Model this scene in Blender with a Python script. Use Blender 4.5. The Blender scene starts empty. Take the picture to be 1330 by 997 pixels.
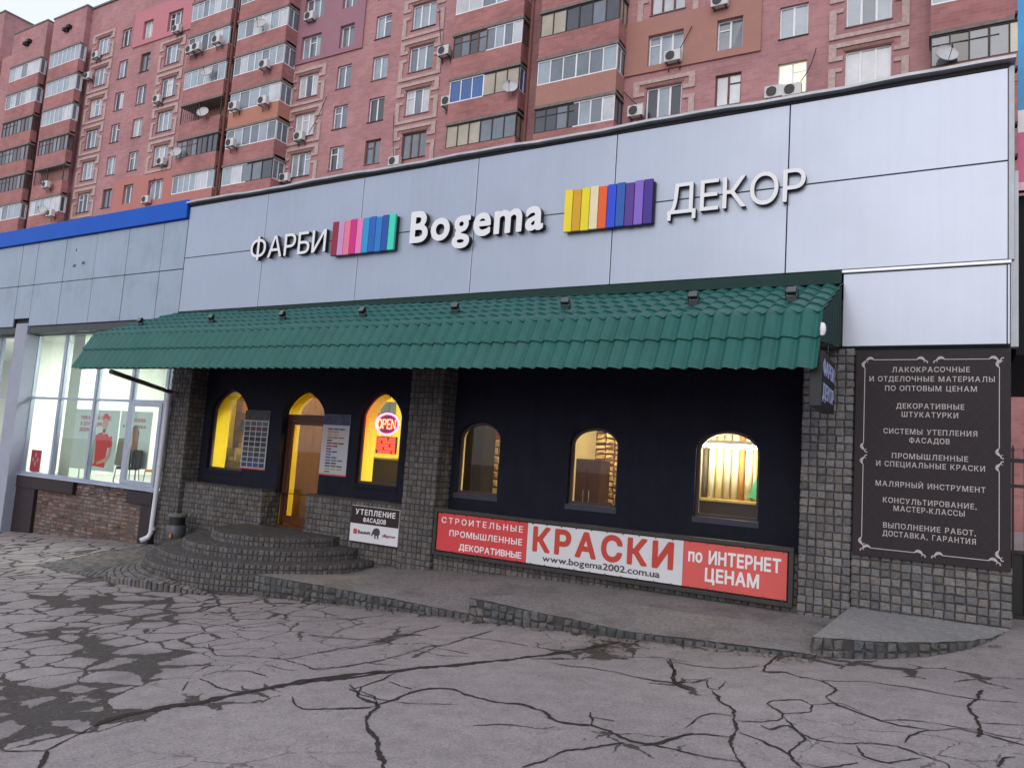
import bpy, bmesh, math, random
import numpy as np
from mathutils import Matrix, Vector

scene = bpy.context.scene
COL = scene.collection
rnd = random.Random(7)
rad = math.radians

# ------------------------------------------------------------------ camera, light, exposure
cam = bpy.data.cameras.new("camera")
cam.sensor_width = 36.0
cam.lens = 26.2936
cam.clip_start = 0.05
cam.clip_end = 2000.0
cam_o = bpy.data.objects.new("camera", cam)
COL.objects.link(cam_o)
_R = ((0.86458817, 0.49789815, 0.06771057), (-0.00787989, -0.12130111, 0.99258448), (-0.50241934, 0.85871035, 0.10095212))
cam_o.matrix_world = Matrix(((_R[0][0], _R[1][0], -_R[2][0], 0), (_R[0][1], _R[1][1], -_R[2][1], 0),
                             (_R[0][2], _R[1][2], -_R[2][2], 0), (0, 0, 0, 1)))
scene.camera = cam_o

SUN_EL, SUN_AZ = 24.0, 172.0          # azimuth measured from +Y clockwise: the light comes from behind the camera
world = bpy.data.worlds.new("World")
scene.world = world
world.use_nodes = True
wn = world.node_tree
sky = wn.nodes.new("ShaderNodeTexSky")
sky.sky_type = 'NISHITA'
sky.sun_disc = False
sky.sun_elevation = rad(SUN_EL)
sky.sun_rotation = rad(SUN_AZ)
sky.air_density = 1.0
sky.dust_density = 4.0
sky.ozone_density = 1.5
# thin bright overcast over the blue: soft cloud noise mixed into the sky colour
_tc = wn.nodes.new("ShaderNodeTexCoord")
_nz = wn.nodes.new("ShaderNodeTexNoise")
_nz.inputs["Scale"].default_value = 2.2
_nz.inputs["Detail"].default_value = 6
wn.links.new(_tc.outputs["Generated"], _nz.inputs["Vector"])
_mr = wn.nodes.new("ShaderNodeMapRange")
_mr.inputs[1].default_value = .3
_mr.inputs[2].default_value = .7
_mr.inputs[3].default_value = .70
_mr.inputs[4].default_value = .92
wn.links.new(_nz.outputs["Fac"], _mr.inputs[0])
_mx = wn.nodes.new("ShaderNodeMix")
_mx.data_type = 'RGBA'
wn.links.new(_mr.outputs[0], _mx.inputs[0])
wn.links.new(sky.outputs[0], _mx.inputs[6])
_mx.inputs[7].default_value = (7.7, 8.2, 9.3, 1)
wn.links.new(_mx.outputs[2], wn.nodes["Background"].inputs[0])
wn.nodes["Background"].inputs[1].default_value = 0.11

sun = bpy.data.lights.new("sun", 'SUN')
sun.energy = 0.55
sun.angle = rad(45)
sun.color = (1.0, 0.94, 0.9)
sun_o = bpy.data.objects.new("sun", sun)
COL.objects.link(sun_o)
_d = Vector((math.sin(rad(SUN_AZ)) * math.cos(rad(SUN_EL)), math.cos(rad(SUN_AZ)) * math.cos(rad(SUN_EL)), math.sin(rad(SUN_EL))))
sun_o.rotation_euler = _d.to_track_quat('Z', 'Y').to_euler()

scene.view_settings.view_transform = 'Standard'
scene.view_settings.look = 'None'
scene.view_settings.exposure = 0.3
scene.view_settings.gamma = 1.0
scene.view_settings.use_curve_mapping = False
scene.cycles.use_denoising = True
scene.cycles.max_bounces = 8
scene.cycles.diffuse_bounces = 3
scene.cycles.glossy_bounces = 3
scene.cycles.transparent_max_bounces = 12
scene.cycles.sample_clamp_indirect = 8.0
scene.cycles.caustics_reflective = False
scene.cycles.caustics_refractive = False

# ------------------------------------------------------------------ materials
MATS = {}

def mat(name, color=(.5, .5, .5), rough=.7, metal=0.0, var=.15, vscale=3.0, bump=0.0, bscale=40.0, spec=.4,
        island=0.0, emit=None, estr=0.0, dirt=None, dscale=1.2, damount=.5, coat=0.0, streak=0.0):
    if name in MATS:
        return MATS[name]
    m = bpy.data.materials.new(name)
    m.use_nodes = True
    nt = m.node_tree
    b = nt.nodes["Principled BSDF"]
    b.inputs["Roughness"].default_value = rough
    b.inputs["Metallic"].default_value = metal
    b.inputs["Specular IOR Level"].default_value = spec
    if coat:
        b.inputs["Coat Weight"].default_value = coat
        b.inputs["Coat Roughness"].default_value = .1
    geo = nt.nodes.new("ShaderNodeNewGeometry")
    pos = geo.outputs["Position"]
    n1 = nt.nodes.new("ShaderNodeTexNoise")
    n1.inputs["Scale"].default_value = vscale
    n1.inputs["Detail"].default_value = 6
    n1.inputs["Roughness"].default_value = .65
    nt.links.new(pos, n1.inputs["Vector"])
    mr = nt.nodes.new("ShaderNodeMapRange")
    mr.inputs[1].default_value = .25
    mr.inputs[2].default_value = .75
    mr.inputs[3].default_value = 1 - var
    mr.inputs[4].default_value = 1 + var
    nt.links.new(n1.outputs["Fac"], mr.inputs[0])
    hsv = nt.nodes.new("ShaderNodeHueSaturation")
    hsv.inputs["Color"].default_value = (*color, 1)
    nt.links.new(mr.outputs[0], hsv.inputs["Value"])
    last = hsv.outputs[0]
    if island:
        mr2 = nt.nodes.new("ShaderNodeMapRange")
        mr2.inputs[3].default_value = 1 - island
        mr2.inputs[4].default_value = 1 + island
        nt.links.new(geo.outputs["Random Per Island"], mr2.inputs[0])
        h2 = nt.nodes.new("ShaderNodeHueSaturation")
        nt.links.new(mr2.outputs[0], h2.inputs["Value"])
        nt.links.new(last, h2.inputs["Color"])
        # warm / cool drift per piece
        wn_ = nt.nodes.new("ShaderNodeTexWhiteNoise")
        wn_.noise_dimensions = '1D'
        nt.links.new(geo.outputs["Random Per Island"], wn_.inputs["W"])
        ramp = nt.nodes.new("ShaderNodeValToRGB")
        e = ramp.color_ramp.elements
        e[0].color = (1.06, .99, .93, 1)
        e[1].color = (.93, .99, 1.07, 1)
        ramp.color_ramp.elements.new(.5).color = (1, 1, 1, 1)
        nt.links.new(wn_.outputs["Value"], ramp.inputs[0])
        mx = nt.nodes.new("ShaderNodeMix")
        mx.data_type = 'RGBA'
        mx.blend_type = 'MULTIPLY'
        mx.inputs[0].default_value = 1
        nt.links.new(h2.outputs[0], mx.inputs[6])
        nt.links.new(ramp.outputs[0], mx.inputs[7])
        last = mx.outputs[2]
    if dirt:
        n2 = nt.nodes.new("ShaderNodeTexNoise")
        n2.inputs["Scale"].default_value = dscale
        n2.inputs["Detail"].default_value = 8
        n2.inputs["Roughness"].default_value = .7
        nt.links.new(pos, n2.inputs["Vector"])
        r2 = nt.nodes.new("ShaderNodeValToRGB")
        r2.color_ramp.elements[0].position = .48
        r2.color_ramp.elements[1].position = .7
        r2.color_ramp.elements[1].color = (damount, damount, damount, 1)
        nt.links.new(n2.outputs["Fac"], r2.inputs[0])
        mx2 = nt.nodes.new("ShaderNodeMix")
        mx2.data_type = 'RGBA'
        nt.links.new(r2.outputs[0], mx2.inputs[0])
        nt.links.new(last, mx2.inputs[6])
        mx2.inputs[7].default_value = (*dirt, 1)
        last = mx2.outputs[2]
    if streak:
        mp = nt.nodes.new("ShaderNodeMapping")
        mp.inputs["Scale"].default_value = (7.0, 7.0, .22)
        nt.links.new(pos, mp.inputs["Vector"])
        n4 = nt.nodes.new("ShaderNodeTexNoise")
        n4.inputs["Scale"].default_value = 1.6
        n4.inputs["Detail"].default_value = 7
        n4.inputs["Roughness"].default_value = .7
        nt.links.new(mp.outputs[0], n4.inputs["Vector"])
        m4 = nt.nodes.new("ShaderNodeMapRange")
        m4.inputs[1].default_value = .42
        m4.inputs[2].default_value = .78
        m4.inputs[3].default_value = 1.0
        m4.inputs[4].default_value = 1 - streak
        nt.links.new(n4.outputs["Fac"], m4.inputs[0])
        h4 = nt.nodes.new("ShaderNodeHueSaturation")
        nt.links.new(last, h4.inputs["Color"])
        nt.links.new(m4.outputs[0], h4.inputs["Value"])
        last = h4.outputs[0]
    nt.links.new(last, b.inputs["Base Color"])
    if bump:
        n3 = nt.nodes.new("ShaderNodeTexNoise")
        n3.inputs["Scale"].default_value = bscale
        n3.inputs["Detail"].default_value = 5
        nt.links.new(pos, n3.inputs["Vector"])
        bp = nt.nodes.new("ShaderNodeBump")
        bp.inputs["Strength"].default_value = bump
        bp.inputs["Distance"].default_value = .02
        nt.links.new(n3.outputs["Fac"], bp.inputs["Height"])
        nt.links.new(bp.outputs[0], b.inputs["Normal"])
    if emit:
        b.inputs["Emission Color"].default_value = (*emit, 1)
        b.inputs["Emission Strength"].default_value = estr
    MATS[name] = m
    return m


def glass_mat(name, tint=(1, 1, 1), refl=.06, rough=.02):
    if name in MATS:
        return MATS[name]
    m = bpy.data.materials.new(name)
    m.use_nodes = True
    nt = m.node_tree
    nt.nodes.remove(nt.nodes["Principled BSDF"])
    out = nt.nodes["Material Output"]
    tr = nt.nodes.new("ShaderNodeBsdfTransparent")
    tr.inputs[0].default_value = (*tint, 1)
    gl = nt.nodes.new("ShaderNodeBsdfGlossy")
    gl.inputs["Roughness"].default_value = rough
    gl.inputs[0].default_value = (1, 1, 1, 1)
    lw = nt.nodes.new("ShaderNodeLayerWeight")
    lw.inputs[0].default_value = .5
    pw = nt.nodes.new("ShaderNodeMath")
    pw.operation = 'POWER'
    pw.inputs[1].default_value = 4.5
    nt.links.new(lw.outputs["Facing"], pw.inputs[0])
    mul = nt.nodes.new("ShaderNodeMath")
    mul.operation = 'MULTIPLY_ADD'
    mul.inputs[1].default_value = .6
    mul.inputs[2].default_value = refl
    nt.links.new(pw.outputs[0], mul.inputs[0])
    mx = nt.nodes.new("ShaderNodeMixShader")
    nt.links.new(mul.outputs[0], mx.inputs[0])
    nt.links.new(tr.outputs[0], mx.inputs[1])
    nt.links.new(gl.outputs[0], mx.inputs[2])
    nt.links.new(mx.outputs[0], out.inputs[0])
    MATS[name] = m
    return m


def brick_mat(name, c1, c2, mortar, scale=1.0, var=.25, plane='XZ', bw=.25, bh=.075, rough=.85, bump=.3):
    if name in MATS:
        return MATS[name]
    m = bpy.data.materials.new(name)
    m.use_nodes = True
    nt = m.node_tree
    b = nt.nodes["Principled BSDF"]
    b.inputs["Roughness"].default_value = rough
    b.inputs["Specular IOR Level"].default_value = .2
    geo = nt.nodes.new("ShaderNodeNewGeometry")
    sx = nt.nodes.new("ShaderNodeSeparateXYZ")
    nt.links.new(geo.outputs["Position"], sx.inputs[0])
    ad = nt.nodes.new("ShaderNodeMath")
    ad.operation = 'ADD'
    nt.links.new(sx.outputs[0], ad.inputs[0])
    nt.links.new(sx.outputs[1], ad.inputs[1])
    cb = nt.nodes.new("ShaderNodeCombineXYZ")
    nt.links.new(ad.outputs[0], cb.inputs[0])
    nt.links.new(sx.outputs[2], cb.inputs[1])
    br = nt.nodes.new("ShaderNodeTexBrick")
    br.inputs["Color1"].default_value = (*c1, 1)
    br.inputs["Color2"].default_value = (*c2, 1)
    br.inputs["Mortar"].default_value = (*mortar, 1)
    br.inputs["Scale"].default_value = scale
    br.inputs["Brick Width"].default_value = bw
    br.inputs["Row Height"].default_value = bh
    br.inputs["Mortar Size"].default_value = .008
    nt.links.new(cb.outputs[0], br.inputs["Vector"])
    n1 = nt.nodes.new("ShaderNodeTexNoise")
    n1.inputs["Scale"].default_value = .35
    n1.inputs["Detail"].default_value = 9
    n1.inputs["Roughness"].default_value = .7
    nt.links.new(geo.outputs["Position"], n1.inputs["Vector"])
    mr = nt.nodes.new("ShaderNodeMapRange")
    mr.inputs[1].default_value = .3
    mr.inputs[2].default_value = .7
    mr.inputs[3].default_value = 1 - var
    mr.inputs[4].default_value = 1 + var
    nt.links.new(n1.outputs["Fac"], mr.inputs[0])
    hs = nt.nodes.new("ShaderNodeHueSaturation")
    nt.links.new(br.outputs["Color"], hs.inputs["Color"])
    nt.links.new(mr.outputs[0], hs.inputs["Value"])
    nt.links.new(hs.outputs[0], b.inputs["Base Color"])
    if bump:
        bp = nt.nodes.new("ShaderNodeBump")
        bp.inputs["Strength"].default_value = bump
        bp.inputs["Distance"].default_value = .01
        bp.invert = True
        nt.links.new(br.outputs["Fac"], bp.inputs["Height"])
        nt.links.new(bp.outputs[0], b.inputs["Normal"])
    MATS[name] = m
    return m


# ------------------------------------------------------------------ mesh builder
class MB:
    def __init__(self):
        self.v, self.f, self.mi = [], [], []

    def add(self, verts, faces, mi=0):
        o = len(self.v)
        self.v += [tuple(map(float, p)) for p in verts]
        self.f += [tuple(i + o for i in f) for f in faces]
        self.mi += [mi] * len(faces)
        return self

    def box(self, x0, x1, y0, y1, z0, z1, mi=0, bev=0.0):
        if bev <= 0:
            p = [(x, y, z) for z in (z0, z1) for y in (y0, y1) for x in (x0, x1)]
            return self.add(p, [(0, 2, 3, 1), (4, 5, 7, 6), (0, 1, 5, 4), (2, 6, 7, 3), (0, 4, 6, 2), (1, 3, 7, 5)], mi)
        bm = bmesh.new()
        bmesh.ops.create_cube(bm, size=1)
        for v in bm.verts:
            v.co = Vector((x0 + (v.co.x + .5) * (x1 - x0), y0 + (v.co.y + .5) * (y1 - y0), z0 + (v.co.z + .5) * (z1 - z0)))
        bmesh.ops.bevel(bm, geom=list(bm.edges), offset=bev, segments=2, affect='EDGES', profile=.5)
        return self.bm(bm, mi)

    def bm(self, bm, mi=0, M=None):
        bm.verts.ensure_lookup_table()
        for i, v in enumerate(bm.verts):
            v.index = i
        vs = [(M @ v.co if M else v.co.copy()) for v in bm.verts]
        self.add(vs, [tuple(v.index for v in f.verts) for f in bm.faces], mi)
        bm.free()
        return self

    def quad(self, a, b, c, d, mi=0):
        return self.add([a, b, c, d], [(0, 1, 2, 3)], mi)

    def prism(self, pts, axis, a, b, mi=0):
        """polygon pts (2-D) extruded along axis from a to b. axis 'y': pts are (x,z); 'x': (y,z); 'z': (x,y)"""
        def P(p, t):
            return {'y': (p[0], t, p[1]), 'x': (t, p[0], p[1]), 'z': (p[0], p[1], t)}[axis]
        n = len(pts)
        vs = [P(p, a) for p in pts] + [P(p, b) for p in pts]
        fs = [tuple(range(n - 1, -1, -1)), tuple(range(n, 2 * n))]
        fs += [(i, (i + 1) % n, n + (i + 1) % n, n + i) for i in range(n)]
        return self.add(vs, fs, mi)

    def tube(self, pts, r, n=10, mi=0, cap=True, radii=None):
        pts = [Vector(p) for p in pts]
        rings = []
        up = Vector((0, 0, 1))
        for i, p in enumerate(pts):
            t = (pts[min(i + 1, len(pts) - 1)] - pts[max(i - 1, 0)]).normalized()
            u = t.cross(up)
            if u.length < 1e-3:
                u = t.cross(Vector((1, 0, 0)))
            u.normalize()
            w = t.cross(u)
            rr = radii[i] if radii else r
            rings.append([p + (u * math.cos(a) + w * math.sin(a)) * rr for a in [2 * math.pi * k / n for k in range(n)]])
        vs = [v for rg in rings for v in rg]
        fs = []
        for i in range(len(pts) - 1):
            for k in range(n):
                fs.append((i * n + k, i * n + (k + 1) % n, (i + 1) * n + (k + 1) % n, (i + 1) * n + k))
        if cap:
            fs.append(tuple(range(n - 1, -1, -1)))
            fs.append(tuple((len(pts) - 1) * n + k for k in range(n)))
        return self.add(vs, fs, mi)

    def lathe(self, prof, c=(0, 0, 0), n=24, mi=0, M=None):
        vs, fs = [], []
        for r, z in prof:
            for k in range(n):
                a = 2 * math.pi * k / n
                p = Vector((r * math.cos(a), r * math.sin(a), z))
                p = (M @ p) if M else p + Vector(c)
                vs.append(p)
        for i in range(len(prof) - 1):
            for k in range(n):
                fs.append((i * n + k, i * n + (k + 1) % n, (i + 1) * n + (k + 1) % n, (i + 1) * n + k))
        return self.add(vs, fs, mi)

    def mesh(self, name, mats, smooth=False):
        me = bpy.data.meshes.new(name)
        me.from_pydata(self.v, [], self.f)
        for m in (mats if isinstance(mats, (list, tuple)) else [mats]):
            me.materials.append(m)
        me.polygons.foreach_set("material_index", self.mi)
        if smooth:
            me.polygons.foreach_set("use_smooth", [True] * len(self.f))
        me.update()
        return me

    def build(self, name, mats, parent=None, smooth=False, recalc=False):
        me = self.mesh(name, mats, smooth)
        if recalc:
            bm = bmesh.new()
            bm.from_mesh(me)
            bmesh.ops.recalc_face_normals(bm, faces=bm.faces)
            bm.to_mesh(me)
            bm.free()
        return obj(name, me, parent)


def obj(name, me, parent=None):
    o = bpy.data.objects.new(name, me)
    COL.objects.link(o)
    if parent is not None:
        o.parent = parent
        pl = parent
        off = Vector((0, 0, 0))
        while pl is not None:
            off += pl.location
            pl = pl.parent
        if o.data is not None:
            o.location = -off          # parts are modelled in world coordinates
    return o


def tag(o, label=None, cat=None, group=None, kind=None):
    if label:
        o['label'] = label
    if cat:
        o['category'] = cat
    if group:
        o['group'] = group
    if kind:
        o['kind'] = kind
    return o


def thing(name, label, cat, loc=(0, 0, 0), group=None):
    o = bpy.data.objects.new(name, None)
    COL.objects.link(o)
    o.location = loc
    o.empty_display_size = .2
    return tag(o, label, cat, group)


def copy_tree(o, loc, label=None, parent=None):
    c = o.copy()
    COL.objects.link(c)
    if parent is None:
        c.location = loc
    else:
        c.parent = parent
    if label:
        c['label'] = label
    for ch in o.children:
        copy_tree(ch, None, None, c)
    return c


# ------------------------------------------------------------------ lettering: font outlines -> distance field -> bold, clean polygons
_GL = {}

def _outline(ch):
    cu = bpy.data.curves.new("glyph", 'FONT')
    cu.body = ch
    ob = bpy.data.objects.new("glyph", cu)
    COL.objects.link(ob)
    dg = bpy.context.evaluated_depsgraph_get()
    c = ob.evaluated_get(dg).to_curve(dg)
    loops = []
    for sp in c.splines:
        pts = []
        if sp.type == 'BEZIER':
            bp = sp.bezier_points
            n = len(bp)
            for i in range(n):
                p0, p1 = bp[i].co, bp[i].handle_right
                p2, p3 = bp[(i + 1) % n].handle_left, bp[(i + 1) % n].co
                straight = (p1 - p0).length < 1e-5 and (p2 - p3).length < 1e-5
                for k in range(1 if straight else 6):
                    t = k / 6
                    q = p0 * (1 - t) ** 3 + 3 * p1 * t * (1 - t) ** 2 + 3 * p2 * t * t * (1 - t) + p3 * t ** 3
                    pts.append((q.x, q.y))
        else:
            pts = [(p.co.x, p.co.y) for p in sp.points]
        if len(pts) > 2:
            loops.append(np.array(pts))
    ob.evaluated_get(dg).to_curve_clear()
    bpy.data.objects.remove(ob)
    bpy.data.curves.remove(cu)
    return loops


def _contours(D, x0, y0, h):
    """marching squares of D<0 (grid [iy,ix]); returns closed loops"""
    seg = {}
    ny, nx = D.shape

    def E(k, i, j):      # edge points: k 0 = horizontal edge from (i,j) to (i+1,j); 1 = vertical
        a = D[j, i]
        b = D[j, i + 1] if k == 0 else D[j + 1, i]
        t = a / (a - b)
        return (x0 + (i + (t if k == 0 else 0)) * h, y0 + (j + (t if k == 1 else 0)) * h)
    ins = D < 0
    mixed = (ins[:-1, :-1].astype(int) + ins[:-1, 1:] + ins[1:, :-1] + ins[1:, 1:])
    for j, i in zip(*np.nonzero((mixed > 0) & (mixed < 4))):
        c = ins[j, i] * 1 + ins[j, i + 1] * 2 + ins[j + 1, i + 1] * 4 + ins[j + 1, i] * 8
        B, Rr, T, L = (0, i, j), (1, i + 1, j), (0, i, j + 1), (1, i, j)
        tab = {1: [(L, B)], 2: [(B, Rr)], 3: [(L, Rr)], 4: [(Rr, T)], 5: [(L, B), (Rr, T)], 6: [(B, T)], 7: [(L, T)], 8: [(T, L)],
               9: [(T, B)], 10: [(B, Rr), (T, L)], 11: [(T, Rr)], 12: [(Rr, L)], 13: [(Rr, B)], 14: [(B, L)]}
        for a, b in tab[int(c)]:
            seg[a] = b
    loops = []
    while seg:
        s, n = seg.popitem()
        lp = [s]
        while n != s and n in seg:
            lp.append(n)
            n = seg.pop(n)
        if len(lp) > 5:
            loops.append(np.array([E(*e) for e in lp]))
    return loops


def _rdp(P, eps):
    if len(P) < 3:
        return P
    a, b = P[0], P[-1]
    d = b - a
    L = np.hypot(*d)
    if L < 1e-9:
        dist = np.hypot(*(P - a).T)
    else:
        dist = np.abs(d[0] * (P[:, 1] - a[1]) - d[1] * (P[:, 0] - a[0])) / L
    k = int(dist.argmax())
    if dist[k] < eps:
        return np.array([a, b])
    return np.vstack([_rdp(P[:k + 1], eps)[:-1], _rdp(P[k:], eps)])


def glyph(ch, w=.012, serif=False, h=.014):
    """list of closed polygons for ch, emboldened by w (em units), plus (xmin, xmax)"""
    key = (ch, w, serif)
    if key in _GL:
        return _GL[key]
    loops = _outline(ch)
    if not loops:
        _GL[key] = ([], 0, .25)
        return _GL[key]
    allp = np.vstack(loops)
    pad = w + .06 + (.08 if serif else 0)
    x0, y0 = allp.min(0) - pad
    x1, y1 = allp.max(0) + pad
    gx = np.arange(x0, x1, h)
    gy = np.arange(y0, y1, h)
    X, Y = np.meshgrid(gx, gy)
    wind = np.zeros(X.shape)
    dist = np.full(X.shape, 9.0)
    for lp in loops:
        a = lp
        b = np.roll(lp, -1, 0)
        for (ax, ay), (bx, by) in zip(a, b):
            dx, dy = bx - ax, by - ay
            L2 = dx * dx + dy * dy
            if L2 < 1e-12:
                continue
            t = np.clip(((X - ax) * dx + (Y - ay) * dy) / L2, 0, 1)
            dist = np.minimum(dist, np.hypot(X - ax - t * dx, Y - ay - t * dy))
            if ay != by:
                cr = (dx * (Y - ay) - dy * (X - ax))
                up = (ay <= Y) & (by > Y) & (cr > 0)
                dn = (ay > Y) & (by <= Y) & (cr < 0)
                wind += up.astype(float) - dn.astype(float)
    D = np.where(np.abs(wind) > .5, -dist, dist) - w
    if serif:
        cap = .69
        for yy, y_lo, y_hi in ((.03, -.002 - w, .026), (cap - .04, cap - .028, cap + w)):
            j = int((yy - y0) / h)
            if j < 0 or j >= len(gy):
                continue
            row = D[j] < 0
            i = 0
            while i < len(row):
                if row[i]:
                    k = i
                    while k < len(row) and row[k]:
                        k += 1
                    if (k - i) * h < .26:
                        cx0, cx1 = gx[i] - .055, gx[min(k, len(gx) - 1)] + .055
                        bx = np.maximum(np.maximum(cx0 - X, X - cx1), np.maximum(y_lo - Y, Y - y_hi))
                        D = np.minimum(D, bx)
                    i = k
                i += 1
    D[D == 0] = 1e-6
    res = []
    for lp in _contours(D, x0, y0, h):
        n = len(lp)
        k = n // 2
        s = np.vstack([_rdp(lp[:k + 1], .0035)[:-1], _rdp(np.vstack([lp[k:], lp[:1]]), .0035)[:-1]])
        if len(s) > 2:
            res.append(s)
    allr = np.vstack(res)
    _GL[key] = (res, allr[:, 0].min(), allr[:, 0].max())
    return _GL[key]


def fill_polys(polys, depth, thick_name="shape"):
    """2-D polygons (holes by even-odd) -> mesh with half-thickness depth in local XY"""
    cu = bpy.data.curves.new(thick_name, 'CURVE')
    cu.dimensions = '2D'
    cu.fill_mode = 'BOTH' if depth > 0 else 'FRONT'
    cu.extrude = depth
    for P in polys:
        sp = cu.splines.new('POLY')
        sp.points.add(len(P) - 1)
        for i, q in enumerate(P):
            sp.points[i].co = (q[0], q[1], 0, 1)
        sp.use_cyclic_u = True
    ob = bpy.data.objects.new(thick_name, cu)
    COL.objects.link(ob)
    dg = bpy.context.evaluated_depsgraph_get()
    me = bpy.data.meshes.new_from_object(ob.evaluated_get(dg))
    bpy.data.objects.remove(ob)
    bpy.data.curves.remove(cu)
    return me


def lay_text(text, w=.012, track=.06, serif=False, space=.28):
    """-> list of (char, polys) laid along x from 0, cap height .69 ~ native; returns items, width"""
    x = 0
    items = []
    for ch in text:
        if ch == ' ':
            x += space
            continue
        polys, a, b = glyph(ch, w, serif)
        items.append((ch, [p + np.array([x - a, 0]) for p in polys]))
        x += (b - a) + track
    return items, x - track


def stand_up(me, x, y, z, sx, sz, flip=1):
    """local XY mesh to a vertical sheet facing -Y"""
    for v in me.vertices:
        a, b, c = v.co
        v.co = (x + a * sx, y - c, z + b * sz)
    me.update()


def text_sheet(name, text, x0, x1, y, z0, cap, material, parent, w=.012, track=.06, serif=False, space=.28, depth=.0015, label=None):
    """printed line of text: one mesh; baseline z0, cap height in metres, fitted between x0 and x1 on the plane y"""
    items, W = lay_text(text, w, track, serif, space)
    sx = (x1 - x0) / W
    me = fill_polys([p for _, ps in items for p in ps], depth, name)
    stand_up(me, x0, y, z0, sx, cap / .69)
    me.materials.clear()
    me.materials.append(material)
    o = obj(name, me, parent)
    if label:
        o['label'] = label
    return o


def letter_parts(text, x0, x1, y, z0, cap, front, side, parent, w=.02, track=.06, depth=.04, name="letter"):
    items, W = lay_text(text, w, track)
    sx = (x1 - x0) / W
    for ch, ps in items:
        me = fill_polys(ps, depth, name)
        stand_up(me, x0, y, z0, sx, cap / .69)
        me.materials.clear()
        me.materials.append(front)
        me.materials.append(side)
        for p in me.polygons:
            p.material_index = 0 if p.normal.y < -.5 else 1
        obj(name, me, parent)


def arch_loop(x0, x1, z0, zs, zt, point=.0, n=22):
    """window outline: sill z0, springing zs, crown zt"""
    c = (x0 + x1) / 2
    r = (x1 - x0) / 2
    pts = [(x0, z0), (x1, z0)]
    for k in range(n + 1):
        a = math.pi * k / n
        s = math.sin(a)
        x = c + r * math.cos(a)
        z = zs + (zt - zs) * ((1 - point) * s + point * (1 - abs(math.cos(a)) ** 1.6))
        pts.append((x, z))
    return np.array(pts)


def stones(mb, u0, u1, v0, v1, su, sv, P, bulge=.025, gap=.012, jit=.006, mi=0, stagger=False, rng=None, keep=None):
    """rough hewn stones in rows; P(u, n, v) -> world point"""
    rng = rng or rnd
    nr = max(1, round((v1 - v0) / sv))
    for r in range(nr):
        va, vb = v0 + (v1 - v0) * r / nr, v0 + (v1 - v0) * (r + 1) / nr
        nc = max(1, round((u1 - u0) / su))
        cuts = [u0]
        for c in range(1, nc):
            cuts.append(u0 + (u1 - u0) * c / nc + rng.uniform(-.08, .08) * su)
        cuts.append(u1)
        for c in range(nc):
            ua, ub = cuts[c], cuts[c + 1]
            if keep and not keep((ua + ub) / 2, (va + vb) / 2):
                continue
            g = gap / 2
            j = lambda: rng.uniform(-jit, jit)
            b = bulge * rng.uniform(.6, 1.25)
            base = [(ua + g + j(), va + g + j()), (ub - g + j(), va + g + j()), (ub - g + j(), vb - g + j()), (ua + g + j(), vb - g + j())]
            cu, cv = (ua + ub) / 2, (va + vb) / 2
            mid = [(q[0] * .93 + cu * .07, q[1] * .93 + cv * .07) for q in base]
            top = [(q[0] * .66 + cu * .34 + j(), q[1] * .66 + cv * .34 + j()) for q in base]
            vs = [P(q[0], 0, q[1]) for q in base] + [P(q[0], b * .6, q[1]) for q in mid] + [P(q[0], b + rng.uniform(-.25, .25) * b, q[1]) for q in top]
            fs = [(0, 1, 5, 4), (1, 2, 6, 5), (2, 3, 7, 6), (3, 0, 4, 7), (4, 5, 9, 8), (5, 6, 10, 9), (6, 7, 11, 10), (7, 4, 8, 11), (8, 9, 10, 11)]
            mb.add(vs, fs, mi)

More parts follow.
